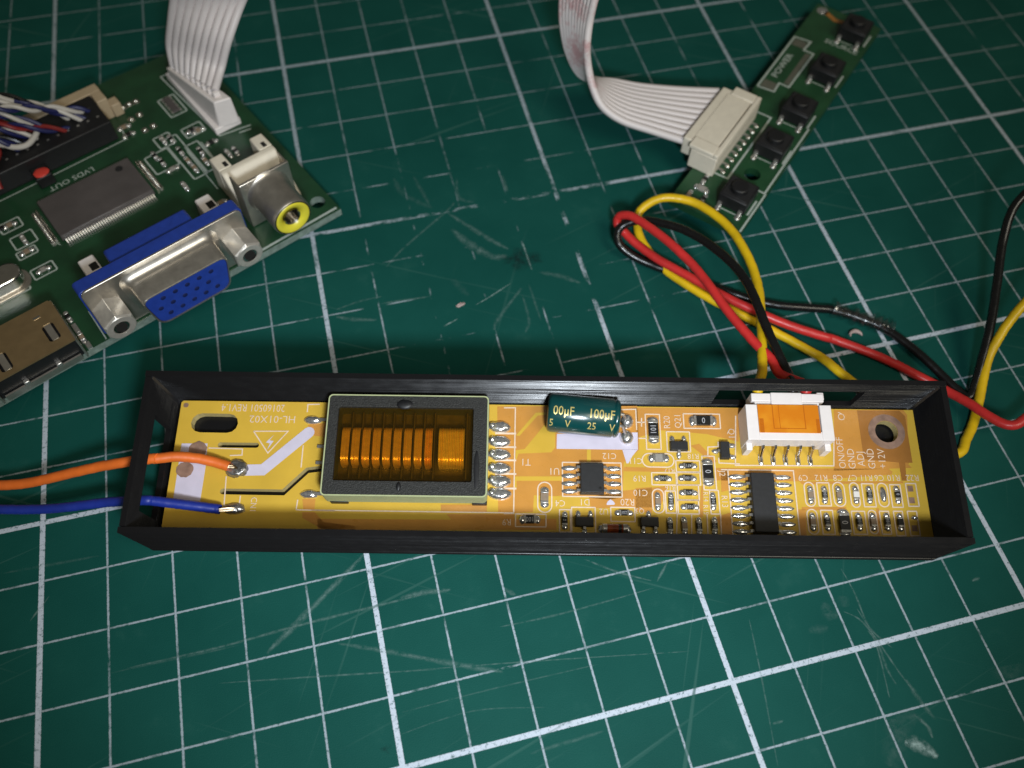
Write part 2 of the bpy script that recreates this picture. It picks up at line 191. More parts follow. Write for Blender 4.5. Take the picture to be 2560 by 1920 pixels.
def mat(name, col, rough=0.5, metal=0.0, var=0.12, vs=6.0, bp=None, spec=0.5, rv=0.1, coat=0.0, sub=None):
    m, nt, p = new_mat(name); co = coord(nt)
    n = noise(nt, co, vs, 4)
    c = tuple(max(0.0, x * (1 - var)) for x in col); d = tuple(min(1.0, x * (1 + var)) for x in col)
    nt.links.new(mixc(nt, ramp(nt, n, .3, .7), c, d), p.inputs['Base Color'])
    n2 = noise(nt, co, vs * 3.1, 3)
    nt.links.new(math_n(nt, 'ADD', math_n(nt, 'MULTIPLY', n2, rv * 2), rough - rv), p.inputs['Roughness'])
    p.inputs['Metallic'].default_value = metal; p.inputs['Specular IOR Level'].default_value = spec
    if coat: p.inputs['Coat Weight'].default_value = coat; p.inputs['Coat Roughness'].default_value = 0.15
    if sub: p.inputs['Subsurface Weight'].default_value = sub; p.inputs['Subsurface Radius'].default_value = (.0006, .0005, .0004)
    if bp: bump(nt, p, noise(nt, co, bp[0], 4), bp[1], bp[2] if len(bp) > 2 else 0.0001)
    return m

MAT = {}
def mk(key, *a, **k): MAT[key] = mat(key, *a, **k)
mk('pcb_yellow', (.64, .405, .048), .36, var=.07, vs=1.6, bp=(14, .05), coat=.2)
mk('pcb_edge', (.50, .40, .17), .7, vs=20)
mk('copper_mask', (.58, .265, .052), .30, var=.08, vs=2.4, bp=(30, .10), coat=.25)
mk('copper_mask_dark', (.36, .15, .032), .32, var=.1, vs=3, bp=(30, .10), coat=.2)
mk('silk', (.74, .58, .44), .6, var=.08, vs=20)
mk('silk_solid', (.60, .55, .66), .55, var=.05, vs=5)
mk('silk_white', (.40, .45, .41), .6, var=.12, vs=20)
mk('burnt_pad', (.27, .165, .12), .35, var=.25, vs=9)
mk('solder', (.74, .73, .72), .18, .86, var=.3, vs=22, bp=(9, .5, .0003), rv=.08)
mk('solder_dull', (.42, .41, .40), .3, .9, var=.4, vs=9, bp=(12, .6, .0004))
mk('tin', (.58, .56, .53), .32, .85, var=.12, vs=25)
mk('nickel', (.56, .52, .46), .38, .92, var=.12, vs=5, bp=(16, .10), rv=.08)
mk('post_metal', (.60, .56, .50), .34, .6, var=.12, vs=9, bp=(20, .15))
mk('nickel_bright', (.66, .63, .58), .2, 1.0, var=.08, vs=8, rv=.06)
mk('warm_nickel', (.36, .25, .125), .46, .75, var=.08, vs=5)  # nickel with a warm reflection mixed into the base colour
mk('chip_black', (.014, .014, .015), .55, var=.2, vs=20, bp=(90, .15))
mk('chip_grey', (.085, .074, .072), .36, var=.12, vs=2.5, bp=(50, .06))
mk('resistor_black', (.010, .010, .010), .38, var=.2, vs=20)
mk('ceramic_tan', (.26, .19, .13), .5, var=.1, vs=20)
mk('ceramic_grey', (.30, .28, .25), .5, var=.1, vs=20)
mk('ceramic_white', (.75, .72, .68), .5, var=.05)
mk('marking', (.42, .42, .44), .6, var=.05)
mk('diode_glass', (.28, .055, .012), .2, var=.4, vs=10, coat=.6)
mk('ferrite', (.020, .020, .018), .62, var=.45, vs=30, bp=(45, .5, .0003))
mk('tape_green', (.42, .46, .25), .5, var=.06, vs=8)
mk('bobbin', (.045, .026, .006), .35, var=.3, vs=8)
mk('white_plastic', (.80, .74, .72), .42, var=.03, vs=8, bp=(40, .04))
mk('cream_plastic', (.72, .65, .53), .45, var=.04, vs=8, bp=(40, .04))
mk('beige_plastic', (.44, .34, .22), .5, var=.06, vs=8)
mk('blue_plastic', (.014, .042, .27), .45, var=.1, vs=8, bp=(50, .05))
mk('yellow_plastic', (.66, .58, .04), .32, var=.05, vs=8)
mk('black_plastic', (.008, .008, .009), .5, var=.2, vs=10)
mk('hole_dark', (.006, .005, .004), .8, var=.1)
mk('pcb_green', (.010, .050, .020), .38, var=.22, vs=2.0, bp=(25, .08), coat=.15)
mk('pcb_bright_green', (.013, .062, .024), .38, var=.2, vs=2.0, bp=(25, .08), coat=.15)
mk('pcb_rim', (.17, .22, .19), .6, var=.25, vs=10)
mk('wire_orange', (.74, .15, .018), .5, var=.13, vs=2.2, bp=(7, .25, .0002), rv=.16)
mk('wire_blue', (.010, .028, .26), .45, var=.13, vs=2.2, bp=(7, .25, .0002), rv=.16)
mk('wire_yellow', (.72, .46, .008), .36, var=.13, vs=2.2, bp=(7, .25, .0002), rv=.16)
mk('wire_red', (.56, .028, .026), .36, var=.13, vs=2.2, bp=(7, .25, .0002), rv=.16)
mk('wire_black', (.006, .006, .006), .27, var=.1, vs=3, bp=(20, .06))
mk('wire_white', (.52, .49, .45), .5, var=.05, vs=3)
mk('wire_navy', (.010, .014, .085), .45, var=.1, vs=3)
mk('wire_maroon', (.20, .012, .010), .45, var=.1, vs=3)
mk('sleeve_green', (.004, .052, .052), .22, var=.08, vs=2, coat=.5)
mk('gold_print', (.62, .50, .17), .35, .3, var=.1)
mk('red_paint', (.62, .05, .035), .5, var=.06)
mk('crumb', (.42, .32, .30), .6, var=.2, vs=10, bp=(20, .6, .0005))
mk('stripped_wire', (.26, .20, .13), .35, 1.0, var=.3, vs=20)

def mat_case():
    m, nt, p = new_mat('printed_black'); co = coord(nt)
    sep = N(nt, 'ShaderNodeSeparateXYZ'); nt.links.new(co, sep.inputs[0])
    st = N(nt, 'ShaderNodeMapping'); st.inputs['Scale'].default_value = (.22, .22, 34); nt.links.new(co, st.inputs[0])
    lay = noise(nt, st.outputs[0], 1.7, 5, .65)                                   # uneven print layers
    wav = math_n(nt, 'ABSOLUTE', math_n(nt, 'SINE', math_n(nt, 'MULTIPLY', sep.outputs[2], math.pi / .034)))
    h = math_n(nt, 'ADD', math_n(nt, 'MULTIPLY', lay, 1.2), math_n(nt, 'MULTIPLY', wav, .5))
    # lips of the print layers: their faces look upwards
    up = N(nt, 'ShaderNodeVectorTransform', vector_type='VECTOR', convert_from='OBJECT', convert_to='WORLD'); up.inputs[0].default_value = (0, 0, 1)
    tilt = math_n(nt, 'ADD', .70, math_n(nt, 'MULTIPLY', ramp(nt, math_n(nt, 'ADD', lay, math_n(nt, 'MULTIPLY', wav, .10)), .30, .84), 1.6))
    sc_ = N(nt, 'ShaderNodeVectorMath', operation='SCALE'); nt.links.new(up.outputs[0], sc_.inputs[0]); nt.links.new(tilt, sc_.inputs['Scale'])
    ge = N(nt, 'ShaderNodeNewGeometry'); ad = N(nt, 'ShaderNodeVectorMath', operation='ADD'); nt.links.new(ge.outputs['Normal'], ad.inputs[0]); nt.links.new(sc_.outputs[0], ad.inputs[1])
    nm = N(nt, 'ShaderNodeVectorMath', operation='NORMALIZE'); nt.links.new(ad.outputs[0], nm.inputs[0]); nt.links.new(nm.outputs[0], p.inputs['Normal'])
    vor = N(nt, 'ShaderNodeTexVoronoi'); vor.inputs['Scale'].default_value = 2.6; nt.links.new(co, vor.inputs[0])
    speck = ramp(nt, vor.outputs['Distance'], .026, .018)
    nt.links.new(mixc(nt, speck, (.0075, .0073, .0080), (.35, .35, .35)), p.inputs['Base Color'])
    nt.links.new(math_n(nt, 'ADD', math_n(nt, 'MULTIPLY', noise(nt, co, 5, 3), .16), .17), p.inputs['Roughness'])
    p.inputs['Specular IOR Level'].default_value = .38
    return m
MAT['case'] = mat_case()

def mat_cutting():
    m, nt, p = new_mat('cutting_mat_green'); co = coord(nt)
    warp = noise(nt, co, 1.3, 2); sep = N(nt, 'ShaderNodeSeparateXYZ'); nt.links.new(co, sep.inputs[0])
    def line(v, period, w):
        d = math_n(nt, 'ABSOLUTE', math_n(nt, 'SUBTRACT', math_n(nt, 'FRACT', math_n(nt, 'ADD', math_n(nt, 'DIVIDE', v, period), .5)), .5))
        return ramp(nt, math_n(nt, 'MULTIPLY', d, period), w + .006, w - .004)
    edge = math_n(nt, 'MULTIPLY', math_n(nt, 'SUBTRACT', noise(nt, co, 26, 3), .5), .016)
    vx = math_n(nt, 'ADD', sep.outputs[0], edge); vy = math_n(nt, 'ADD', sep.outputs[1], edge)
    tx, ty, bx, by = line(vx, 1, .0145), line(vy, 1, .0135), line(vx, 5, .040), line(vy, 5, .040)
    # wear: along each line the ink is rubbed away in stretches, most round the middle of the mat
    def stretch(sx, sy, sc):
        q = N(nt, 'ShaderNodeMapping'); q.inputs['Scale'].default_value = (sx, sy, 1); nt.links.new(co, q.inputs[0]); return noise(nt, q.outputs[0], sc, 6, .65)
    wx = stretch(1, .55, 2.6); wy = stretch(.55, 1, 2.6)
    dx = math_n(nt, 'SUBTRACT', sep.outputs[0], 8.6); dy = math_n(nt, 'SUBTRACT', sep.outputs[1], 8.6)
    dist = math_n(nt, 'SQRT', math_n(nt, 'ADD', math_n(nt, 'MULTIPLY', dx, dx), math_n(nt, 'MULTIPLY', dy, dy)))
    worn = math_n(nt, 'MULTIPLY', ramp(nt, dist, 4.2, 1.0), .26)
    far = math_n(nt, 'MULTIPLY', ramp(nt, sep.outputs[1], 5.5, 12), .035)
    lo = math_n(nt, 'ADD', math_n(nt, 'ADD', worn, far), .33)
    def keep(w, extra):
        n = N(nt, 'ShaderNodeMapRange'); n.clamp = True
        nt.links.new(w, n.inputs[0]); l = math_n(nt, 'SUBTRACT', lo, extra); nt.links.new(l, n.inputs[1]); nt.links.new(math_n(nt, 'ADD', l, .13), n.inputs[2]); return n.outputs[0]
    fine = ramp(nt, noise(nt, co, 16, 6, .75), .36, .47)
    thin = math_n(nt, 'MAXIMUM', math_n(nt, 'MULTIPLY', tx, keep(wx, 0.0)), math_n(nt, 'MULTIPLY', ty, keep(wy, 0.0)))
    bold = math_n(nt, 'MAXIMUM', math_n(nt, 'MULTIPLY', bx, keep(wx, .06)), math_n(nt, 'MULTIPLY', by, keep(wy, .06)))
    ink = math_n(nt, 'MULTIPLY', math_n(nt, 'MAXIMUM', math_n(nt, 'MULTIPLY', thin, .64), bold), math_n(nt, 'ADD', math_n(nt, 'MULTIPLY', fine, .8), .2))
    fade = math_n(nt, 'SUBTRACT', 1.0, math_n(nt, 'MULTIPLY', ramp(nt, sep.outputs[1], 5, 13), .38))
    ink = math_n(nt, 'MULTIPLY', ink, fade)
    cloud = noise(nt, co, .55, 4, .6); grain = noise(nt, co, 60, 2)
    g1 = mixc(nt, ramp(nt, cloud, .3, .7), (.004, .060, .049), (.007, .076, .062))
    g2 = mixc(nt, math_n(nt, 'MULTIPLY', ramp(nt, grain, .35, .75), .35), g1, (.010, .080, .066))
    # hair-fine knife scratches everywhere
    scr = None
    for ang, sx in ((.25, 1), (-.5, 2), (1.1, 3), (.32, 4)):
        q = N(nt, 'ShaderNodeMapping'); q.inputs['Rotation'].default_value = (0, 0, -ang); q.inputs['Location'].default_value = (sx * 3.7, sx * 9.1, 0)
        q2 = N(nt, 'ShaderNodeMapping'); q2.inputs['Scale'].default_value = (.16, 9, 1)
        nt.links.new(co, q.inputs[0]); nt.links.new(q.outputs[0], q2.inputs[0])
        v = ramp(nt, noise(nt, q2.outputs[0], 1.0, 2, .4), .70, .78)
        scr = v if scr is None else math_n(nt, 'MAXIMUM', scr, v)
    smudge = ramp(nt, noise(nt, co, 1.1, 5, .7), .60, .82)
    g3 = mixc(nt, math_n(nt, 'ADD', math_n(nt, 'MULTIPLY', scr, .13), math_n(nt, 'MULTIPLY', smudge, .06)), g2, (.16, .30, .26))
    ink = math_n(nt, 'MULTIPLY', ink, math_n(nt, 'SUBTRACT', 1.0, math_n(nt, 'MULTIPLY', scr, .75)))
    nt.links.new(mixc(nt, ink, g3, (.50, .56, .64)), p.inputs['Base Color'])
    nt.links.new(math_n(nt, 'ADD', math_n(nt, 'MULTIPLY', cloud, .18), .50), p.inputs['Roughness'])
    p.inputs['Specular IOR Level'].default_value = .10
    bump(nt, p, grain, .4, .0001)
    return m
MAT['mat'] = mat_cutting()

def mat_scuff(name, col, alpha, rough=.8):
    m, nt, p = new_mat(name); co = coord(nt)
    p.inputs['Base Color'].default_value = (*col, 1); p.inputs['Roughness'].default_value = rough; p.inputs['Specular IOR Level'].default_value = .1
    n = ramp(nt, noise(nt, co, 9, 5, .7), .34, .66)
    at = N(nt, 'ShaderNodeAttribute', attribute_name='fade')
    nt.links.new(math_n(nt, 'MULTIPLY', math_n(nt, 'MULTIPLY', n, alpha), at.outputs['Fac']), p.inputs['Alpha'])
    return m
MAT['stain'] = mat_scuff('dark_stain', (.012, .014, .018), .75)

def mat_film(name, col, gloss=.06, rough=.12, body=None, bw=0.0):
    m, nt, p = new_mat(name); out = nt.nodes['Material Output']; nt.nodes.remove(p)
    t = N(nt, 'ShaderNodeBsdfTransparent'); t.inputs[0].default_value = (*col, 1)
    g = N(nt, 'ShaderNodeBsdfGlossy'); g.inputs['Roughness'].default_value = rough
    mx = N(nt, 'ShaderNodeMixShader'); mx.inputs[0].default_value = gloss
    nt.links.new(t.outputs[0], mx.inputs[1]); nt.links.new(g.outputs[0], mx.inputs[2]); last = mx.outputs[0]
    if body:
        d = N(nt, 'ShaderNodeBsdfDiffuse'); d.inputs[0].default_value = (*body, 1); m2 = N(nt, 'ShaderNodeMixShader'); m2.inputs[0].default_value = bw
        nt.links.new(last, m2.inputs[1]); nt.links.new(d.outputs[0], m2.inputs[2]); last = m2.outputs[0]
    nt.links.new(last, out.inputs[0]); return m
MAT['amber_film'] = mat_film('amber_film', (.96, .85, .48), .035, .14, (.22, .13, .012), .03)
MAT['clear_glue'] = mat_film('clear_glue', (.86, .88, .88), .22, .25)
def mat_kapton():
    m, nt, p = new_mat('orange_tape'); co = coord(nt)
    p.inputs['Base Color'].default_value = (.70, .22, .010, 1); p.inputs['Roughness'].default_value = .28; p.inputs['Coat Weight'].default_value = .5
    n = noise(nt, co, 3, 2); nt.links.new(mixc(nt, ramp(nt, n, .4, .6), (.66, .20, .008), (.72, .26, .014)), p.inputs['Base Color']); bump(nt, p, n, .1, .0003)
    return m
MAT['kapton'] = mat_kapton()
mk('kapton_dark', (.50, .13, .006), .3, var=.05)
def mat_copper(name, col):
    m, nt, p = new_mat(name); co = coord(nt); sep = N(nt, 'ShaderNodeSeparateXYZ'); nt.links.new(co, sep.inputs[0])
    w = math_n(nt, 'ABSOLUTE', math_n(nt, 'SINE', math_n(nt, 'MULTIPLY', sep.outputs[0], math.pi / .011)))
    nt.links.new(mixc(nt, noise(nt, co, 14, 3), tuple(c * .7 for c in col), tuple(min(1, c * 1.2) for c in col)), p.inputs['Base Color'])
    p.inputs['Metallic'].default_value = .6; p.inputs['Roughness'].default_value = .28
    bump(nt, p, w, .35, .00006); return m
MAT['copper_wire'] = mat_copper('copper_wire', (.82, .42, .10))
MAT['copper_bright'] = mat_copper('copper_bright', (.95, .56, .15))
def mat_ribbon():
    m, nt, p = new_mat('ribbon_white'); co = coord(nt); sep = N(nt, 'ShaderNodeSeparateXYZ'); nt.links.new(co, sep.inputs[0])
    n = ramp(nt, noise(nt, co, 2.2, 6, .75), .48, .62)
    z = ramp(nt, sep.outputs[2], .95, 1.5)
    nt.links.new(mixc(nt, math_n(nt, 'MULTIPLY', math_n(nt, 'MULTIPLY', n, z), .55), (.66, .60, .585), (.42, .10, .11)), p.inputs['Base Color'])
    p.inputs['Roughness'].default_value = .45; return m
MAT['ribbon_print'] = mat_ribbon()
mk('ribbon', (.68, .63, .63), .42, var=.03, vs=3)

# ------------------------------------------------------------------ mesh helpers
def ident(v): return v
class MB:
    def __init__(s): s.v = []; s.f = []; s.fade = None
    def add(s, vs, fs):
        b = len(s.v); s.v += [tuple(v) for v in vs]; s.f += [tuple(b + i for i in f) for f in fs]; return s
    def box(s, c, d, rz=0.0, taper=1.0):
        x, y, z = (k / 2 for k in d); ca, sa = math.cos(rz), math.sin(rz); vs = []
        for dz in (-1, 1):
            t = taper if dz > 0 else 1
            for dx, dy in ((-1, -1), (1, -1), (1, 1), (-1, 1)):
                px, py = dx * x * t, dy * y * t; vs.append((c[0] + px * ca - py * sa, c[1] + px * sa + py * ca, c[2] + dz * z))
        return s.add(vs, [(3, 2, 1, 0), (4, 5, 6, 7), (0, 1, 5, 4), (1, 2, 6, 5), (2, 3, 7, 6), (3, 0, 4, 7)])
    def bx(s, x0, x1, y0, y1, z0, z1): return s.box(((x0 + x1) / 2, (y0 + y1) / 2, (z0 + z1) / 2), (x1 - x0, y1 - y0, z1 - z0))
    def hexa(s, p): return s.add(p, [(3, 2, 1, 0), (4, 5, 6, 7), (0, 1, 5, 4), (1, 2, 6, 5), (2, 3, 7, 6), (3, 0, 4, 7)])
    def ring(s, c, ax, r, n, up=None, rot=0):
        ax = Vector(ax).normalized(); up = Vector(up) if up else (Vector((0, 0, 1)) if abs(ax.z) < .9 else Vector((1, 0, 0)))
        u = (up - ax * up.dot(ax)).normalized(); w = ax.cross(u); c = Vector(c)
        return [tuple(c + (u * math.cos(rot + k * 2 * math.pi / n) + w * math.sin(rot + k * 2 * math.pi / n)) * r) for k in range(n)]
    def lathe(s, o, ax, prof, n=24, cap0=True, cap1=True, rot=0):
        """prof: (distance along axis, radius)"""
        o = Vector(o); axn = Vector(ax).normalized(); b = len(s.v)
        for d, r in prof: s.v += s.ring(o + axn * d, ax, max(r, 1e-4), n, rot=rot)
        for i in range(len(prof) - 1):
            for k in range(n): s.f.append((b + i * n + k, b + i * n + (k + 1) % n, b + (i + 1) * n + (k + 1) % n, b + (i + 1) * n + k))
        if cap0: s.f.append(tuple(b + k for k in range(n))[::-1])
        if cap1: s.f.append(tuple(b + (len(prof) - 1) * n + k for k in range(n)))
        return s
    def tube(s, pts, r, n=10, cap=True):
        pts = [Vector(p) for p in pts]; b = len(s.v); up = None; m = len(pts)
        for i, p in enumerate(pts):
            t = (pts[min(i + 1, m - 1)] - pts[max(i - 1, 0)]).normalized()
            if up is None: up = Vector((0, 0, 1)) if abs(t.z) < .9 else Vector((1, 0, 0))
            up = (up - t * up.dot(t)).normalized(); w = t.cross(up)
            rr = r[i] if isinstance(r, (list, tuple)) else r
            for k in range(n):
                a = 2 * math.pi * k / n; s.v.append(tuple(p + (up * math.cos(a) + w * math.sin(a)) * rr))
        for i in range(m - 1):
            for k in range(n): s.f.append((b + i * n + k, b + i * n + (k + 1) % n, b + (i + 1) * n + (k + 1) % n, b + (i + 1) * n + k))
        if cap: s.f.append(tuple(b + k for k in range(n))[::-1]); s.f.append(tuple(b + (m - 1) * n + k for k in range(n)))
        return s
    def prism(s, poly, z0, z1, f=ident):
        """poly in the plane, extruded z0..z1; f maps (x,y,z) to the wanted axes"""
        n = len(poly); vs = [f((x, y, z0)) for x, y in poly] + [f((x, y, z1)) for x, y in poly]
        return s.add(vs, [tuple(range(n))[::-1], tuple(range(n, 2 * n))] + [(i, (i + 1) % n, n + (i + 1) % n, n + i) for i in range(n)])
    def sheet(s, poly, z): return s.add([(x, y, z) for x, y in poly], [tuple(range(len(poly)))])
    def strip(s, pts, w, z, closed=False):
        P = [Vector(p) for p in pts]; n = len(P); L = []; R = []
        for i, p in enumerate(P):
            if closed: a, c = P[i - 1], P[(i + 1) % n]
            else: a, c = P[max(i - 1, 0)], P[min(i + 1, n - 1)]
            t1 = (p - a).normalized() if (p - a).length > 1e-6 else (c - p).normalized(); t2 = (c - p).normalized() if (c - p).length > 1e-6 else t1
            n1 = Vector((-t1.y, t1.x)); n2 = Vector((-t2.y, t2.x)); m = n1 + n2
            m = m.normalized() if m.length > 1e-6 else n1; k = min(2.0, 1 / max(.3, m.dot(n1))) * w / 2
            L.append(p + m * k); R.append(p - m * k)
        vs = [(p.x, p.y, z) for p in L] + [(p.x, p.y, z) for p in R]; rng = range(n if closed else n - 1)
        return s.add(vs, [(n + i, n + (i + 1) % n, (i + 1) % n, i) for i in rng])
    def blob(s, c, rx, ry, rz, n=14, m=5, jit=0.0, rot=0.0, p=1.0):
        b = len(s.v); ca, sa = math.cos(rot), math.sin(rot)
        for j in range(m):
            t = j / m * math.pi / 2
            for k in range(n):
                a = 2 * math.pi * k / n; q = 1 + random.uniform(-jit, jit); x = rx * math.cos(a) * math.cos(t) ** p * q; y = ry * math.sin(a) * math.cos(t) ** p * q
                s.v.append((c[0] + x * ca - y * sa, c[1] + x * sa + y * ca, c[2] + rz * math.sin(t) * (1 + random.uniform(-jit, jit) * .6)))
        s.v.append((c[0], c[1], c[2] + rz)); top = len(s.v) - 1
        for j in range(m - 1):
            for k in range(n): s.f.append((b + j * n + k, b + j * n + (k + 1) % n, b + (j + 1) * n + (k + 1) % n, b + (j + 1) * n + k))
        for k in range(n): s.f.append((b + (m - 1) * n + k, b + (m - 1) * n + (k + 1) % n, top))
        return s
    def xf(s, M):
        s.v = [tuple(M @ Vector(v)) for v in s.v]; return s
    def build(s, name, material, parent=None, bevel=0.0, smooth=35, label=None, kind=None, seg=2, world=False):
        inv = None
        if world and parent is not None:
            top = parent
            while top.parent: top = top.parent
            inv = top.matrix_basis.inverted()
        me = bpy.data.meshes.new(name)
        vs = [(Vector(v) * S) for v in s.v]
        if inv: vs = [inv @ v for v in vs]
        me.from_pydata([tuple(v) for v in vs], [], s.f); me.validate()
        bm = bmesh.new(); bm.from_mesh(me); bmesh.ops.recalc_face_normals(bm, faces=bm.faces) if not s.fade else None; bm.to_mesh(me); bm.free()
        if s.fade:
            at = me.attributes.new('fade', 'FLOAT', 'POINT'); at.data.foreach_set('value', s.fade)
        me.materials.append(MAT[material] if isinstance(material, str) else material)
        if smooth:
            me.shade_smooth(); me.set_sharp_from_angle(angle=math.radians(smooth))
        o = bpy.data.objects.new(name, me); COL.objects.link(o); o.parent = parent
        if bevel:
            md = o.modifiers.new('bevel', 'BEVEL'); md.width = bevel * S; md.segments = seg; md.limit_method = 'ANGLE'; md.angle_limit = math.radians(40)
        if label: o['label'] = label
        if kind: o['kind'] = kind
        return o
def share(o, parent, mtx=None):
    c = bpy.data.objects.new(o.name, o.data); COL.objects.link(c); c.parent = parent
    for md in o.modifiers:
        n = c.modifiers.new(md.name, md.type); n.width = md.width; n.segments = md.segments; n.limit_method = md.limit_method; n.angle_limit = md.angle_limit
    if mtx: c.matrix_local = mtx
    return c
def thing(name, label, cat, mtx=None, loc=None):
    o = bpy.data.objects.new(name, None); COL.objects.link(o); o.empty_display_size = .01
    if mtx: o.matrix_basis = mtx
    if loc: o.location = [c * S for c in loc]
    o['label'] = label; o['category'] = cat
    return o
def group(name, parent, loc=(0, 0, 0), rz=0.0, label=None):
    o = bpy.data.objects.new(name, None); COL.objects.link(o); o.empty_display_size = .003; o.parent = parent
    o.location = [c * S for c in loc]; o.rotation_euler = (0, 0, rz)
    if label: o['label'] = label
    return o
def spline(pts, k=8):
    P = [Vector(p) for p in pts]; out = []
    for i in range(len(P) - 1):
        a, b, c, d = P[max(i - 1, 0)], P[i], P[i + 1], P[min(i + 2, len(P) - 1)]
        for j in range(k):
            t = j / k; out.append(.5 * ((2 * b) + (c - a) * t + (2 * a - 5 * b + 4 * c - d) * t * t + (3 * b - a - 3 * c + d) * t ** 3))
    out.append(P[-1]); return out
_tc = {}
def glyphs(txt, size, bold=0.0):
    key = (txt, bold)
    if key not in _tc:
        cu = bpy.data.curves.new('glyph', 'FONT'); cu.body = txt; cu.size = 1; cu.align_x = 'CENTER'; cu.align_y = 'CENTER'; cu.resolution_u = 2; cu.offset = bold
        ob = bpy.data.objects.new('glyph', cu); COL.objects.link(ob)
        me = bpy.data.meshes.new_from_object(ob.evaluated_get(bpy.context.evaluated_depsgraph_get()))
        _tc[key] = ([tuple(v.co) for v in me.vertices], [tuple(p.vertices) for p in me.polygons])
        bpy.data.objects.remove(ob); bpy.data.curves.remove(cu); bpy.data.meshes.remove(me)
    vs, fs = _tc[key]
    return [(x * size, y * size) for x, y, z in vs], fs
def lettering(mb, txt, x, y, z, h, rot, sx=1.0, bold=0.0):
    vs, fs = glyphs(txt, h / .72, bold); a = math.radians(rot); ca, sa = math.cos(a), math.sin(a)
    mb.add([(x + u * sx * ca - v * sa, y + u * sx * sa + v * ca, z) for u, v in vs], fs)
def rrect(x0, y0, x1, y1, r, n=5):
    x0, x1 = min(x0, x1), max(x0, x1); y0, y1 = min(y0, y1), max(y0, y1); r = min(r, (x1 - x0) / 2, (y1 - y0) / 2); out = []
    for cx, cy, a0 in ((x1 - r, y1 - r, 0), (x0 + r, y1 - r, 90), (x0 + r, y0 + r, 180), (x1 - r, y0 + r, 270)):
        for k in range(n + 1): a = math.radians(a0 + 90 * k / n); out.append((cx + r * math.cos(a), cy + r * math.sin(a)))
    return out
def capsule(path, w, n=6):
    """outline of a thick polyline with round ends"""
    P = [Vector(p) for p in path]; r = w / 2; L = []; R = []
    for i, p in enumerate(P):
        t1 = (p - P[i - 1]).normalized() if i else (P[1] - p).normalized(); t2 = (P[i + 1] - p).normalized() if i < len(P) - 1 else t1
        m = Vector((-(t1 + t2).y, (t1 + t2).x)).normalized(); k = r / max(.4, m.dot(Vector((-t1.y, t1.x)))); L.append(p + m * k); R.append(p - m * k)
    def cap(c, d):
        a0 = math.atan2(d.y, d.x); return [c + Vector((math.cos(a0 + math.pi / 2 - math.pi * k / n), math.sin(a0 + math.pi / 2 - math.pi * k / n))) * r for k in range(1, n)]
    e1 = cap(P[-1], (P[-1] - P[-2]).normalized()); e0 = cap(P[0], (P[0] - P[1]).normalized())
    return [tuple(p) for p in L + e1 + R[::-1] + e0]
def plate(outer, holes, z0, z1, name, material, parent, edge=None, f=ident):
    """flat plate with holes cut through it"""
    bm = bmesh.new(); loops = []
    for lp in [outer] + holes:
        vs = [bm.verts.new([c * S for c in f((x, y, z1))]) for x, y in lp]; loops.append(vs)
        for i in range(len(vs)): bm.edges.new((vs[i], vs[(i + 1) % len(vs)]))
    bmesh.ops.triangle_fill(bm, use_beauty=True, use_dissolve=False, edges=bm.edges[:])
    top = bm.faces[:]
    dv = Vector([c * S for c in f((0, 0, z0))]) - Vector([c * S for c in f((0, 0, z1))])
    low = {}
    for lp in loops:
        for v in lp: low[v] = bm.verts.new(v.co + dv)
    for fc in top: bm.faces.new([low[v] for v in reversed(fc.verts)])
    for lp in loops:
        for i in range(len(lp)): a, b = lp[i], lp[(i + 1) % len(lp)]; q = bm.faces.new((a, b, low[b], low[a])); q.material_index = 1 if edge else 0
    bmesh.ops.recalc_face_normals(bm, faces=bm.faces[:])
    me = bpy.data.meshes.new(name); bm.to_mesh(me); bm.free(); me.materials.append(MAT[material])
    if edge: me.materials.append(MAT[edge])
    o = bpy.data.objects.new(name, me); COL.objects.link(o); o.parent = parent; return o

# ------------------------------------------------------------------ the mat
bm_ = MB().bx(-34, 46, -22, 58, -.3, 0)
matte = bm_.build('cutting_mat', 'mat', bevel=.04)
matte['kind'] = 'structure'; matte['label'] = 'worn green self healing cutting mat with white centimetre grid'; matte['category'] = 'cutting mat'
def scuffs(items, name, col, alpha):
    m = MB(); fade = []
    for pts, w, a in items:
        if a < .7: w, a = w * 1.7 + .01, a * .72
        P = [Vector(p) for p in spline([(x, y, 0) for x, y in pts], 6)]; n0 = len(m.v); n = len(P)
        for i, p in enumerate(P):
            t = (P[min(i + 1, n - 1)] - P[max(i - 1, 0)]).normalized(); q = Vector((-t.y, t.x, 0)); k = i / (n - 1); ww = w / 2 * (.35 + .65 * math.sin(math.pi * min(1, max(0, k * .9 + .05)))) * random.uniform(.8, 1.2)
            for j, off in enumerate((-1, 0, 1)):
                v = p + q * ww * off; m.v.append((v.x, v.y, .0045)); fade.append((0 if abs(off) == 1 else 1) * a * (0.25 if i in (0, n - 1) else 1))
        for i in range(n - 1):
            for j in range(2): m.f.append((n0 + i * 3 + j, n0 + (i + 1) * 3 + j, n0 + (i + 1) * 3 + j + 1, n0 + i * 3 + j + 1))
    m.fade = fade
    return m.build(name, mat_scuff(name, col, alpha), matte, smooth=0, kind='stuff')
scuffs(D['SCRATCH'], 'scratches', (.36, .50, .48), 1.15)
stain = MB(); fd = []
for (x, y), r in zip(D['STAIN'], (.34, .22, .09)):
    n0 = len(stain.v); stain.v.append((x, y, .006)); fd.append(1.0)
    for k in range(20): a = k * math.pi / 10; q = r * random.uniform(.6, 1.3); stain.v.append((x + q * math.cos(a), y + q * math.sin(a) * .8, .006)); fd.append(0.0)
    for k in range(20): stain.f.append((n0, n0 + 1 + k, n0 + 1 + (k + 1) % 20))
stain.fade = fd; stain.build('stain', 'stain', matte, smooth=0)

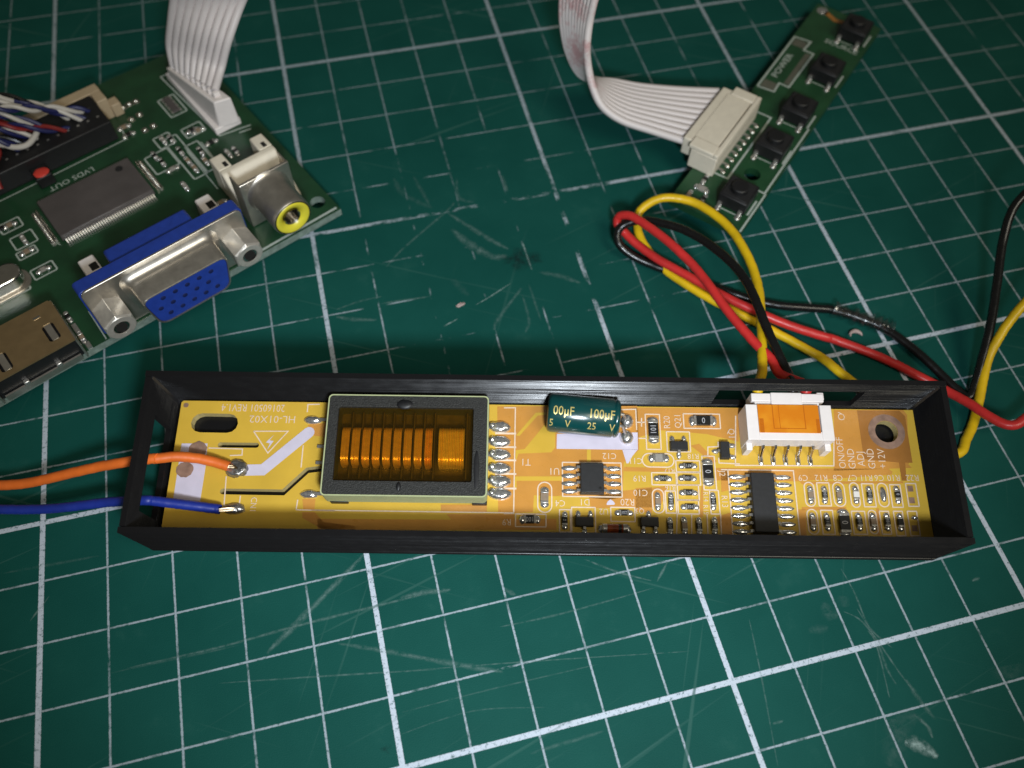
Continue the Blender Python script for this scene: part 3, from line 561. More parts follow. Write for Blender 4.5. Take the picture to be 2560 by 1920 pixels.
# ------------------------------------------------------------------ printed case (rests tilted on the wires under its far edge)
cs = D['CASE']; L, W, H, hp, T = cs['L'], cs['W'], cs['H'], cs['hp'], .11
CM = Matrix.Translation([c * S for c in cs['O']]) @ (Matrix.Rotation(cs['th'], 4, 'Z') @ Matrix.Rotation(cs['ta'], 4, 'X') @ Matrix.Rotation(cs['tb'], 4, 'Y'))
CMc = Matrix.Translation(cs['O']) @ (Matrix.Rotation(cs['th'], 4, 'Z') @ Matrix.Rotation(cs['ta'], 4, 'X') @ Matrix.Rotation(cs['tb'], 4, 'Y'))
case = thing('printed_case', 'long open black 3D printed tray holding the yellow circuit board', 'case', CM)
MB().bx(0, L, 0, W, 0, .15).build('base', 'case', case, bevel=.012)
def layers(t0, t1, z0, z1, step=.032):
    """section of a printed wall: every layer bulges a little"""
    n = max(1, round((z1 - z0) / step)); st = (z1 - z0) / n; up_, dn = [], []
    for k in range(n):
        d = .004 * random.uniform(.4, 1.1); e = .004 * random.uniform(.4, 1.1)
        for q in range(4):
            s_ = math.sin(math.pi * q / 4); z = z0 + (k + q / 4) * st
            up_.append((t1 - .012 + d * s_, z)); dn.append((t0 + .012 - e * s_, z))
    up_.append((t1 - .012, z1)); dn.append((t0 + .012, z1))
    return up_ + dn[::-1]
AX = lambda p: (p[2], p[0], p[1]); AY = lambda p: (p[0], p[2], p[1])
MB().prism(layers(0, T, .15, H), 0, L, AX).build('side_wall', 'case', case, smooth=55)
# far wall with the opening for the plug
m = MB()
for a, b, z0, z1 in ((0, 9.0, .15, H), (11.32, L, .15, H), (9.0, 11.32, 1.06, H), (9.0, 11.32, .15, .42)): m.prism(layers(W - T, W, z0, z1), a, b, AX)
m.build('side_wall', 'case', case, smooth=55)
# end wall with the opening for the two leads
m = MB()
for a, b, z0, z1 in ((T, .42, .15, H), (1.95, W - T, .15, H), (.42, 1.95, .98, H), (.42, 1.95, .15, .30)): m.prism(layers(0, T, z0, z1), a, b, AY)
m.build('end_wall', 'case', case, smooth=55)
MB().prism(layers(L - T, L, .15, H), T, W - T, AY).build('end_wall', 'case', case, smooth=55)
for x, s_ in ((T, 1), (L - T, -1)): MB().prism([(x - s_ * .02, W - T + .02), (x + s_ * .028, W - T + .02), (x - s_ * .02, W - T - .028)], .15, H - .03).build('corner_glint_strip', 'chip_black', case)  # added strips that catch light as a pale line down the far corners
MB().bx(.3, 2.9, .3, 2.3, .15, .245).build('ledge', 'case', case, bevel=.01)
MB().bx(11.3, 12.1, .5, 2.3, .15, .2).build('ledge', 'case', case, bevel=.01)

# ------------------------------------------------------------------ yellow inverter board
inv = thing('inverter_board', 'long yellow circuit board with a large wound transformer, inside the black tray', 'circuit board', CM)
px0, px1, py0, py1 = .245, L - T - .012, T + .012, 2.408
outer = [(px0, py0), (px1, py0), (px1, py1 - .0), (px0 + .03, py1), (px0, py1 - .03)]
ho = D['HOLE']; circ = [(ho[0] + .185 * math.cos(k * math.pi / 14), ho[1] + .185 * math.sin(k * math.pi / 14)) for k in range(28)]
board = plate(outer, [capsule(D['SLOT1'], .33), capsule(D['SLOT2'], .085), capsule(D['SLOT3'], .095), circ], hp - .16, hp, 'circuit_board', 'pcb_yellow', inv, edge='pcb_edge')
Z = lambda k: hp + .002 * k
ring_cut = [(ho[0] + .187 * math.cos(k * math.pi / 14), ho[1] + .187 * math.sin(k * math.pi / 14)) for k in range(28)]
for poly in D['COPPER']:
    xs = [p[0] for p in poly]; ys = [p[1] for p in poly]
    if min(xs) < ho[0] < max(xs) and min(ys) < ho[1] < max(ys): plate(poly, [ring_cut], hp + .0005, Z(1), 'copper_trace', 'copper_mask', board)
    else: MB().sheet(poly, Z(1)).build('copper_trace', 'copper_mask', board, smooth=0)
x0, y0 = D['HOLE']; plate([(11.42, 1.55), (11.42, 2.39), (12.12, 2.39), (12.2, 2.3), (12.2, 1.5), (12.08, 1.5), (12.06, 1.2), (11.98, 1.2), (11.98, 1.5)], [ring_cut], hp + .0005, Z(2), 'copper_trace', 'copper_mask_dark', board)
for poly in D['GAPS']: MB().sheet(poly, Z(2)).build('bare_strip', 'pcb_yellow', board, smooth=0)
ann = MB(); ann.add([(x0 + r * math.cos(k * math.pi / 14), y0 + r * math.sin(k * math.pi / 14), Z(3)) for r in (.30, .187) for k in range(28)], [(k, (k + 1) % 28, 28 + (k + 1) % 28, 28 + k) for k in range(28)]); ann.build('bare_pad', 'burnt_pad', board, smooth=0)
MB().lathe((x0, y0, hp - .155), (0, 0, 1), [(0, .188), (.152, .188)], 28, False, False).lathe((x0, y0, hp - .155), (0, 0, 1), [(.152, .188), (.158, .20)], 28, False, False).build('plated_hole', 'nickel_bright', board)
for x, y, r in D['SPOT']: MB().sheet([(x + r * math.cos(k * math.pi / 10) * random.uniform(.92, 1.05), y + r * math.sin(k * math.pi / 10) * random.uniform(.85, 1)) for k in range(20)], Z(5)).build('bare_pad', 'burnt_pad', board, smooth=0)
for x, y in D['PADS']: MB().box((x, y, Z(3)), (.085, .095, .003)).build('bare_pad', 'burnt_pad', board, smooth=0)
for k, poly in enumerate(D['SFILL']): MB().sheet(poly, Z(3)).build('printed_patch', 'silk_solid', board, smooth=0)
MB().sheet(capsule(D['SBAND'], .185), Z(3)).build('printed_patch', 'silk_solid', board, smooth=0)
sk = MB(); lw = .02
for a, b, c, d in D['SRECT']: sk.strip(rrect(a, b, c, d, .004, 1), lw, Z(4), True)
for a, b, c, d in D['SOVAL']: sk.strip(rrect(a, b, c, d, .12, 6), lw, Z(4), True)
for pts in D['SLINES']: sk.strip(pts, lw, Z(4))
for x, y in D['TSEP']: sk.box((x, y, Z(4)), (.34, .03, .002))
sk.build('printed_outlines', 'silk', board, smooth=0, kind='stuff')
tx = MB()
for s, x, y, h, rot in D['TEXTS']: lettering(tx, s, x, y, Z(5), h * .98, rot, .92 if len(s) < 8 else (.80 if len(s) > 9 else 1.0), -.004)
tx.build('printed_lettering', 'silk', board, smooth=0, label='printed part numbers and HL-01X02 20160501 REV1.4', kind='stuff')

SIZE = {1206: (.32, .16, .06, .05), 805: (.20, .125, .055, .04), 603: (.16, .085, .045, .034)}
BODY = {'R': 'resistor_black', 'C': 'ceramic_tan', 'CG': 'ceramic_grey', 'CW': 'ceramic_white'}
_cap = {}
def chip(parent, kind, x, y, ang, size, txt, z=None, detail=True):
    z = hp if z is None else z; l, w, h, e = SIZE[size]; a = math.radians(ang) + random.uniform(-.03, .03)
    g = group('resistor' if kind == 'R' else 'ceramic_capacitor', parent, (x, y, z), a)
    key = (kind, size)
    if key not in _cap:
        b = MB().box((0, 0, h / 2 + .006), (l - 2 * e, w, h)).build('body', BODY[kind], g, bevel=.004)
        t = [MB().box((sg * (l / 2 - e / 2), 0, h / 2 + .006), (e, w * 1.02, h * 1.05)).build('end_cap', 'tin', g, bevel=.006) for sg in (-1, 1)]
        s = []
        for sg in (-1, 1): s.append(MB().blob((sg * (l / 2 + .018), 0, .001), .058, w * .60, h * .92, 14, 5, .05).build('solder', 'solder', g, smooth=60))
        _cap[key] = (b, t, s)
    else:
        b, t, s = _cap[key]
        for q in [b] + t + s: share(q, g)
    if txt:
        m = MB(); lettering(m, txt, 0, 0, h + .0085, w * (.62 if len(txt) < 3 else .60), 180 if ang == 0 else 0, .62 if len(txt) > 3 else .85, .004); m.build('marking', 'marking', g, smooth=0)
    return g
for kind, x, y, ang, size, txt in D['CHIPS']: chip(inv, kind, x, y, ang, size, txt)
for x, y, rx, ry in D['BLOBS']: MB().blob((x, y, hp), rx, ry, .055, 18, 6, .04).build('solder_joint', 'solder', inv, smooth=60)

_sot = None
for x, y, ang in D['SOT']:
    g = group('transistor', inv, (x, y, hp), math.radians(ang))
    if _sot is None:
        _sot = [MB().box((0, 0, .065), (.29, .15, .10), 0, .94).build('body', 'chip_black', g, bevel=.006)]
        for px, sg in ((-.095, 1), (.095, 1), (0, -1)):
            _sot.append(MB().box((px, sg * .085, .06), (.045, .035, .012)).box((px, sg * .103, .035), (.045, .012, .06)).box((px, sg * .13, .010), (.045, .06, .012)).build('leg', 'tin', g))
            _sot.append(MB().blob((px, sg * .14, 0), .045, .062, .035, 12, 4, .1).build('solder', 'solder', g, smooth=60))
    else:
        for q in _sot: share(q, g)

def soic(x, y, n, bw, bl, pitch, reach, name, ang=0):
    g = group(name, inv, (x, y, hp), math.radians(ang))
    MB().box((0, 0, .09), (bw, bl, .15), 0, .95).build('body', 'chip_black', g, bevel=.01)
    MB().lathe((bw / 2 - .07, -bl / 2 + .08, .1645), (0, 0, 1), [(0, .022), (.002, .022)], 16).build('pin_mark', 'resistor_black', g)
    pin = so = None
    for sg in (-1, 1):
        for k in range(n):
            py = (k - (n - 1) / 2) * pitch; mt = Matrix.Translation((0, py * S, 0)) @ (Matrix.Rotation(math.pi, 4, 'Z') if sg < 0 else Matrix())
            if pin is None:
                pin = MB().box((bw / 2 + .018, 0, .09), (.05, .042, .018)).box((bw / 2 + .04, 0, .055), (.018, .042, .08)).box((bw / 2 + .085, 0, .012), (.10, .042, .018)).build('leg', 'tin', g); pin.matrix_local = mt
                so = MB().blob((bw / 2 + .05 + reach / 2, 0, 0), reach * .56, pitch * .36, .032, 16, 5, .08).build('solder', 'solder', g, smooth=60); so.matrix_local = mt
            else: share(pin, g, mt); share(so, g, mt)
    return g
soic(*D['SOIC8'], 4, .385, .50, .127, .23, 'switch_chip')
soic(*D['SOIC16'], 8, .385, 1.0, .127, .25, 'controller_chip')

gx, gy = D['DIODE']; g = group('diode', inv, (gx, gy, hp))
MB().lathe((-.16, 0, .075), (1, 0, 0), [(0, .06), (.012, .07), (.308, .07), (.32, .06)], 20).build('body', 'diode_glass', g)
for sg in (-1, 1): MB().lathe((sg * .16 - .04, 0, .075), (1, 0, 0), [(0, .06), (.006, .076), (.074, .076), (.08, .06)], 20).build('end_cap', 'tin', g); MB().blob((sg * .2, 0, 0), .07, .085, .06, 12, 4, .1).build('solder', 'solder', g, smooth=60)
MB().lathe((.05, 0, .075), (1, 0, 0), [(0, .0712), (.05, .0712)], 20, False, False).build('band', 'resistor_black', g)

# --- transformer
tr = group('transformer', inv, label='dark ferrite transformer with amber film over copper coils')
tx0, tx1, ty0, ty1, tz0, tz1 = 2.80, 5.325, .728, 2.352, hp + .08, hp + .5
wx0, wx1, wy0, wy1 = 2.955, 5.10, .955, 2.165
fr = plate(rrect(tx0, ty0, tx1, ty1, .06, 3), [rrect(wx0, wy0, wx1, wy1, .03, 2), ], tz0, tz1, 'core', 'ferrite', tr)
md = fr.modifiers.new('bevel', 'BEVEL'); md.width = .02 * S; md.segments = 2; md.limit_method = 'ANGLE'; md.angle_limit = math.radians(40)
tb = MB(); oo = rrect(tx0 - .016, ty0 - .016, tx1 + .016, ty1 + .016, .07, 4); ii = rrect(tx0 + .004, ty0 + .004, tx1 - .004, ty1 - .004, .055, 4); n = len(oo)
tb.add([(x, y, tz0 + .03) for x, y in oo] + [(x, y, tz1 + .006) for x, y in oo] + [(x, y, tz1 + .006) for x, y in ii], [(i, (i + 1) % n, n + (i + 1) % n, n + i) for i in range(n)] + [(n + i, n + (i + 1) % n, 2 * n + (i + 1) % n, 2 * n + i) for i in range(n)])
tb.build('wrap_tape', 'tape_green', tr, smooth=30)
MB().bx(wx0, wx1, wy0, wy1, hp + .03, hp + .13).build('bobbin', 'bobbin', tr)
cyc, cz = 1.57, hp + .12; wr = .285
def wind(xa, xb, key, ridges=0):
    """coil section: flattened oval of wire, turn by turn"""
    def oval(g): return rrect(cyc - .31 - g, hp + .02, cyc + .31 + g, hp + .405 + g, .13, 7)
    n_ = ridges or max(4, round((xb - xa) / .021)); st = (xb - xa) / n_; rows = [(xa, -.02)]
    for k in range(n_):
        for q in (0, 1, 2, 3): rows.append((xa + (k + q / 4) * st, (.010 if ridges else .004) * math.sin(math.pi * q / 4) + (random.uniform(-.004, .004) if q == 2 else 0)))
    rows += [(xb, 0), (xb, -.02)]; m = MB(); k_ = len(oval(0))
    for x, g_ in rows: m.v += [(x, y, z) for y, z in oval(g_)]
    for i in range(len(rows) - 1):
        for j in range(k_): m.f.append((i * k_ + j, i * k_ + (j + 1) % k_, (i + 1) * k_ + (j + 1) % k_, (i + 1) * k_ + j))
    return m.build('winding', key, tr, smooth=60)
for k in range(9):
    xc = 3.085 + k * .1645
    if k < 8: wind(xc - .062, xc + .062, 'copper_wire')
    else: wind(xc - .06, xc + .06, 'copper_wire', 7)
    MB().box((xc + .085, cyc - .01, hp + .24), (.016, 1.12, .22)).build('divider', 'bobbin', tr)
wind(4.555, 4.965, 'copper_bright', 15)
MB().box((5.0, cyc, hp + .24), (.02, 1.1, .24)).build('divider', 'bobbin', tr)
MB().bx(wx0 + .004, wx1 - .004, wy0 + .004, wy1 - .004, hp + .440, hp + .446).build('amber_film', 'amber_film', tr)
MB().blob((4.0, 2.21, tz1 - .004), .13, .085, .035, 18, 4, .06).build('glue_drop', 'black_plastic', tr)
MB().blob((3.98, .87, tz1 - .004), .04, .075, .03, 14, 4, .06).build('glue_drop', 'black_plastic', tr)
MB().blob((5.17, 1.15, tz1 - .004), .05, .33, .012, 16, 3, .1).build('glue_drop', 'black_plastic', tr)
MB().bx(2.87, 3.15, .70, .8, hp + .005, tz0 + .06).bx(5.1, 5.335, .70, .8, hp + .005, tz0 + .06).bx(2.83, 5.3, .85, 2.3, hp + .01, hp + .1).build('foot', 'black_plastic', tr, bevel=.012)
for k, (x, y) in enumerate(D['TPINR']):
    MB().box((5.40, y + .0, hp + .03), (.16, .06, .03)).build('pin', 'tin', tr)
    MB().blob((x - .02, y, hp), .185, .098, .085, 20, 6, .07, 0, .6).blob((x - .14, y + .02, hp), .07, .075, .10, 14, 5, .12).build('solder_joint', 'solder', tr, smooth=70)
for k, (x, y) in enumerate(D['TPINL']):
    if k in (0, 3): MB().blob((x, y, hp), .15, .072, .06, 18, 6, .09).build('solder_joint', 'solder', tr, smooth=70)
    MB().box((x + .12, y, hp + .03), (.22, .05, .03)).build('pin', 'tin', tr)

# --- electrolytic capacitor lying on its side
cp = group('electrolytic_capacitor', inv, label='dark green sleeved capacitor lying on its side, printed 100 uF 25 V')
A0 = Vector((6.285, 2.172, hp + .325)); A1 = Vector((7.435, 2.070, hp + .335)); ax = (A1 - A0).normalized(); ln = (A1 - A0).length; R = .315
MB().lathe(A0, ax, [(0, R - .07), (.006, R - .035), (.025, R - .012), (.06, R), (ln - .12, R), (ln - .09, R - .02), (ln - .06, R - .004), (ln - .02, R - .02), (ln, R - .06)], 48).build('sleeve', 'sleeve_green', cp, smooth=50)
MB().lathe(A0, ax, [(-.003, .001), (-.003, R - .075)], 32, True, False).build('can_end', 'tin', cp)
for k, (dy, dxy) in enumerate(((.1, D['CAPPADS'][0]), (-.1, D['CAPPADS'][1]))):
    s = A1 + Vector((0, dy, -.04)); MB().tube([s, s + Vector((.07, 0, -.02)), Vector((dxy[0], dxy[1], hp + .02))], .027, 8).build('lead', 'tin', cp)
    MB().blob((dxy[0], dxy[1], hp), .115, .125, .11, 20, 7, .04).build('solder_joint', 'solder', cp, smooth=70)
pt = MB(); up = Vector((0, 0, 1)); up = (up - ax * up.dot(ax)).normalized(); sd = ax.cross(up)
def place(txt, u0, tilt, h, sx=.8):
    """tilt: degrees forward of straight up"""
    vs, fs = glyphs(txt, h / .72, .006); pts = []
    bm = bmesh.new(); bv = [bm.verts.new((x, y, 0)) for x, y in vs]
    for f_ in fs: bm.faces.new([bv[i] for i in f_])
    bmesh.ops.triangulate(bm, faces=bm.faces[:])
    bmesh.ops.subdivide_edges(bm, edges=[e for e in bm.edges if e.calc_length() > .03], cuts=5, use_grid_fill=True); bmesh.ops.triangulate(bm, faces=bm.faces[:])
    bm.verts.index_update(); vs = [(v.co.x, v.co.y) for v in bm.verts]; fs = [tuple(v.index for v in f_.verts) for f_ in bm.faces]; bm.free()
    fwd = Vector((0, -1, 0)); fwd = (fwd - ax * fwd.dot(ax)).normalized()
    for u, v in vs:
        a = math.radians(tilt) - v / (R + .002); p_ = A0 + ax * (u0 + u * sx) + (up * math.cos(a) + fwd * math.sin(a)) * (R + .0022)
        pts.append(tuple(p_))
    pt.add(pts, fs)
place('00µF', .25, 12, .15, .80); place('100µF', .85, 12, .15, .80); place('5', .07, 50, .13); place('V', .33, 50, .13); place('25', .71, 50, .13); place('V', 1.03, 50, .13)
pt.build('printed_rating', 'gold_print', cp, smooth=0)

# --- white five pin header with orange tape
hd = group('pin_header', inv, label='white five pin socket with orange tape on top')
hx0, hx1, hz = 9.435, 10.80, hp + .5
hb = MB().bx(hx0, hx0 + .185, 1.70, 2.29, hp + .01, hz).bx(hx1 - .185, hx1, 1.70, 2.29, hp + .01, hz).bx(hx0 + .185, hx1 - .185, 1.70, 1.845, hp + .16, hz - .004).bx(hx0 + .185, hx1 - .185, 1.845, 2.28, hp + .01, hp + .1)
hb.bx(hx0 + .01, hx0 + .105, 1.585, 1.70, hp + .01, hp + .32).bx(hx1 - .105, hx1 - .01, 1.585, 1.70, hp + .01, hp + .32)
hb.build('housing', 'white_plastic', hd, bevel=.008)
MB().bx(hx0 + .2, hx1 - .2, 1.86, 2.27, hp + .1, hz - .03).build('inner_plug_face', 'white_plastic', hd, bevel=.01)
MB().bx(hx0 + .185, hx1 - .21, 1.815, 2.287, hz + .0005, hz + .007).build('orange_tape', 'kapton', hd, bevel=.002)
for x0_, x1_, y0_, y1_ in ((9.85, 9.865, 1.88, 2.285), (10.35, 10.365, 1.88, 2.285), (9.865, 10.35, 1.88, 1.893), (9.95, 9.96, 1.89, 2.285), (9.635, 9.70, 1.815, 2.05), (10.53, 10.585, 1.815, 2.05)): MB().bx(x0_, x1_, y0_, y1_, hz + .0072, hz + .0085).build('tape_line', 'kapton_dark', hd)  # darker lines where the structure underneath shows through the tape
for k in range(5):
    x = 9.745 + .2 * k
    MB().tube([(x + .01, 1.74, hp + .21), (x, 1.66, hp + .19), (x, 1.595, hp + .06), (x, 1.56, hp + .025), (x, 1.465, hp + .022)], .027, 8).build('pin', 'nickel_bright', hd)
    MB().box((x, 1.52, hp + .004), (.075, .17, .012)).blob((x, 1.52, hp + .005), .045, .10, .02, 12, 4, .05).build('solder', 'solder', hd)
# wire joints on the board
(sx1, sy1), (sx2, sy2) = D['SOLDW']
MB().blob((sx1, sy1, hp), .175, .15, .085, 22, 7, .12, 0, .4).build('solder_joint', 'solder_dull', inv, smooth=70)
MB().blob((sx2 + .03, sy2, hp), .17, .095, .085, 18, 6, .12).build('solder_joint', 'solder_dull', inv, smooth=70)

# ------------------------------------------------------------------ orange and blue wires
def cw(p): return tuple(CMc @ Vector(p))
def wire(name, key, pts, r, label=None, parent=None, cat=None, n=14, k=9, end=None):
    sp = [p + Vector((random.uniform(-1, 1), random.uniform(-1, 1), random.uniform(-.5, .5))) * .003 for p in spline(pts, k)]
    if parent is None:
        loc = (pts[0][0], pts[0][1], 0)
        o = MB().tube([(p[0] - loc[0], p[1] - loc[1], p[2]) for p in sp], r, n).build(name, key)
        a_, b_ = Vector(sp[-1]), Vector(end); d_ = Vector((loc[0], loc[1], 0)); strands = MB()
        for q in range(5): j_ = Vector((random.uniform(-.03, .03), random.uniform(-.03, .03), random.uniform(-.02, .02))); strands.tube([a_ - d_ - (b_ - a_) * .1 + j_ * .8, a_.lerp(b_, .5) - d_ + j_ + Vector((0, 0, .02)), b_ - d_ + j_ * .5], .022, 6)
        strands.build('stripped_end', 'stripped_wire', o); o.location = [c * S for c in loc]; o['label'] = label; o['category'] = cat; return o
    return MB().tube(sp, r, n).build(name, key, parent, label=label, world=True)
wire('lead_wire', 'wire_orange', D['ORANGE'], .082, 'orange insulated wire entering the tray and soldered to the yellow board', cat='wire', end=cw((sx1 + .02, sy1, hp + .05)))
wire('lead_wire', 'wire_blue', D['BLUE'], .078, 'blue insulated wire entering the tray and soldered near the board edge', cat='wire', end=cw((sx2 + .10, sy2, hp + .04)))

# ------------------------------------------------------------------ yellow, red and black harness with white plug
har = thing('wire_harness', 'looped yellow, red and black wires running from a white plug behind the tray', 'wire harness', loc=(11.5, 5.2, 0))
pg = MB().bx(9.60, 10.64, 2.30, 2.36, hp + .11, hz - .05).bx(9.555, 10.715, 2.36, 2.50, hp + .11, hz - .045).bx(9.86, 10.36, 2.295, 2.505, hz - .05, hz - .015).bx(10.62, 10.73, 2.40, 2.53, hp + .2, hz - .06)
pg.xf(CMc).build('plug', 'white_plastic', har, bevel=.012, world=True)
def start(x): return [cw((x, 2.42, hp + .3)), cw((x, 2.52, hp + .32)), cw((x + .02, 2.68, hp + .37))]
wire('wire', 'wire_yellow', start(9.70) + D['YELLOW'] + [(14.08, 4.15, .085), (14.30, 3.6, .085), (14.42, 3.05, .085), (14.70, 2.64, .085)] + D['YELLOW2'], .083, 'yellow wire', har)
wire('wire', 'wire_red', start(10.46) + D['RED'], .083, 'red wire', har)
wire('wire', 'wire_black', start(10.26) + D['BLACK'], .080, 'black wire', har)
gl = D['GLUE']; sp = spline(gl, 10)
MB().tube(sp, [.06 + .05 * abs(math.sin(i * .9)) + random.uniform(0, .07) for i in range(len(sp))], 12).build('glue_strand', 'clear_glue', har, world=True)
c0 = D['CRUMB'][0]
cr = MB().tube([(c0[0] + .13 * math.cos(a * .45), c0[1] + .11 * math.sin(a * .45), .03 + .01 * a) for a in range(8)], [.01, .03, .035, .04, .035, .03, .025, .01], 8).build('plastic_shaving', 'crumb'); cr['label'] = 'small pale plastic shaving beside the red wire'; cr['category'] = 'shaving'
d0 = D['DEBRIS'][0]
cr = MB().blob((d0[0], d0[1], 0), .085, .045, .022, 16, 5, .3, .2).build('crumb', 'crumb'); cr['label'] = 'pinkish crumb lying on the bare middle of the mat'; cr['category'] = 'crumb'

# ------------------------------------------------------------------ display controller board (dark green, upper left)
lbd = D['LBOARD']; LM = Matrix.Translation([c * S for c in lbd['O']]) @ Matrix.Rotation(math.radians(lbd['a']), 4, 'Z'); LMc = Matrix.Translation(lbd['O']) @ Matrix.Rotation(math.radians(lbd['a']), 4, 'Z')
ctl = thing('display_controller_board', 'dark green circuit board with blue video socket and yellow ringed jack', 'circuit board', LM)
lh = D['LHOLE']
lbo = plate([(-11.5, -.03), (0, -.03), (0, 6.1), (-11.5, 6.1)], [[(lh[0] + .15 * math.cos(k * math.pi / 10), lh[1] + .15 * math.sin(k * math.pi / 10)) for k in range(20)]], -.16, 0, 'circuit_board', 'pcb_green', ctl, edge='pcb_rim')
for x, y in ((-.3, .8), (-.3, 5.6), (-4.5, 5.6), (-4.5, .6), (-8, 3)): MB().lathe((x, y, -lbd['O'][2]), (0, 0, 1), [(0, .06), (lbd['O'][2] - .16, .10)], 10).build('solder_tail', 'solder', ctl)
ls = MB()
for x, y, w, h in D['LSQ']: ls.strip(rrect(x - w / 2, y - h / 2, x + w / 2, y + h / 2, .02, 1), .03, .003, True)
ls.strip([(-2.36, 4.55), (-2.40, 4.26), (-5.2, 4.23), (-8, 4.2)], .025, .003); ls.strip([(-.2, 3.05), (-.86, 3.17), (-.98, 5.5), (-.7, 5.5)], .03, .003)
ls.strip([(-.25, 2.95), (-.5, 3.0)], .03, .003); ls.strip([(-4.9, .75), (-4.92, -.0)], .02, .003); ls.strip([(-5.35, .2), (-5.35, 0)], .02, .003)
ls.strip([(-1.25, 3.25), (-1.30, 1.5)], .02, .003); ls.strip([(-1.6, 3.2), (-1.62, 1.9)], .02, .003); ls.strip([(-.05, .05), (-2.0, .03)], .05, .003)
ls.build('printed_outlines', 'silk_white', lbo, smooth=0, kind='stuff')
lt = MB(); lettering(lt, 'LVDS OUT', -3.75, 3.92, .004, .13, 180, 1.1, .004); lt.build('printed_lettering', 'silk_white', lbo, smooth=0, label='LVDS OUT', kind='stuff')
for i, (x, y, a) in enumerate(D['LCHIP']): chip(ctl, random.choice(('R', 'C', 'R', 'CG')), x, y, a, 603, '', 0)
for x, y in D['LSOLDER']: MB().box((x, y, .003), (.13, .13, .004)).blob((x, y, .004), .055, .055, .055, 14, 5, .03).build('solder_joint', 'nickel_bright', ctl, smooth=70)
nx, ny = D['LNET']; g = group('resistor_array', ctl, (nx, ny, 0), math.radians(90))
MB().box((0, 0, .03), (.5, .14, .05)).build('body', 'chip_grey', g, bevel=.006)
for k in range(8): MB().box((-.21 + (k % 4) * .14, (.09 if k < 4 else -.09), .02), (.07, .05, .03)).build('end_cap', 'tin', g)
# main chip
mc = group('main_chip', ctl, label='grey flat chip with rows of fine legs')
MB().box((-3.605, 3.06, .095), (1.93, 1.10, .13), 0, .985).build('body', 'chip_grey', mc, bevel=.012)
MB().lathe((-2.92, 3.42, .1605), (0, 0, 1), [(0, .075), (.0015, .075)], 20).build('mould_mark', 'chip_black', mc)
MB().lathe((-4.22, 2.66, .1605), (0, 0, 1), [(0, .075), (.0015, .075)], 20).build('mould_mark', 'chip_grey', mc)
for nm, xs, ys, sx, sy in (('leg_row', None, 2.435, .02, .10), ('leg_row', None, 3.685, .02, .10)):
    m = MB()
    for k in range(39): m.box((-4.5 + k * .0475, ys, .02), (sx, .13, .02)).box((-4.5 + k * .0475, ys + (.055 if ys < 3 else -.055), .05), (sx, .02, .07))
    m.build(nm, 'tin', mc, kind='stuff')
for xs, s in ((-4.70, 1), (-2.51, -1)):
    m = MB()
    for k in range(22): m.box((xs, 2.6 + k * .0425, .02), (.13, .02, .02)).box((xs + s * .05, 2.6 + k * .0425, .05), (.02, .02, .07))
    m.build('leg_row', 'nickel_bright', mc, kind='stuff'); MB().blob((xs - s * .02, 3.05, .0), .045, .52, .028, 24, 4, .03).build('solder', 'solder', mc, smooth=70)
# video socket
vg = group('video_socket', ctl, label='blue fifteen hole video socket with metal shell')
vx = -3.365
def rr(x0, x1, z0, z1, r): return rrect(x0, z0, x1, z1, r, 4)
XZb = lambda p: (p[0], p[2], p[1])
MB().prism(rr(vx - 1.505, vx + 1.505, .02, 1.25, .12), .02, .065, XZb).build('flange', 'nickel', vg, bevel=.012)
MB().prism(rr(vx - 1.53, vx + 1.53, .01, 1.235, .08), .065, .34, XZb).build('rear_flange', 'blue_plastic', vg, bevel=.015)
MB().bx(vx - .80, vx + .77, .34, .78, .25, 1.13).build('rear_body', 'blue_plastic', vg, bevel=.05)
def dshape(g, zc=.62, cx=vx + .035):
    """D outline: wide side up"""
    P = [(-.83 - g, .405 + g), (.83 + g, .405 + g), (.70 + g, -.405 - g), (-.70 - g, -.405 - g)]; out = []; r = .20 + g * .5
    for i in range(4):
        p, a, b = (Vector(P[i]), Vector(P[i - 1]), Vector(P[(i + 1) % 4])); d1, d2 = (a - p).normalized(), (b - p).normalized(); h = r
        s, e = p + d1 * h, p + d2 * h
        for k in range(7): t = k / 6; q = s * (1 - t) ** 2 + p * 2 * t * (1 - t) + e * t * t; out.append((q.x + cx, q.y + zc))
    return out
m = MB(); rings = [(.02, .13), (.0, .085), (-.03, .045), (-.08, .02), (-.14, .01), (-.52, .0), (-.545, -.012), (-.545, -.03), (-.45, -.035)]; n = len(dshape(0))
for y, g_ in rings: m.v += [(x, y, z) for x, z in dshape(g_)]
for i in range(len(rings) - 1):
    for k in range(n): m.f.append((i * n + k, i * n + (k + 1) % n, (i + 1) * n + (k + 1) % n, (i + 1) * n + k))
m.build('shell', 'nickel', vg, smooth=60)
MB().prism(dshape(-.036), -.535, -.02, XZb).build('socket_face', 'blue_plastic', vg, bevel=.012)
holes = MB()
for row, z in enumerate((.84, .63, .42)):
    for k in range(5): holes.lathe((vx + .035 + (k - 2) * .229 + (.0 if row != 1 else -.114), -.5365, z), (0, -1, 0), [(0, .048), (.0025, .044)], 12)
holes.build('contact_holes', mat('hole_blue', (.004, .010, .07), .6), vg)
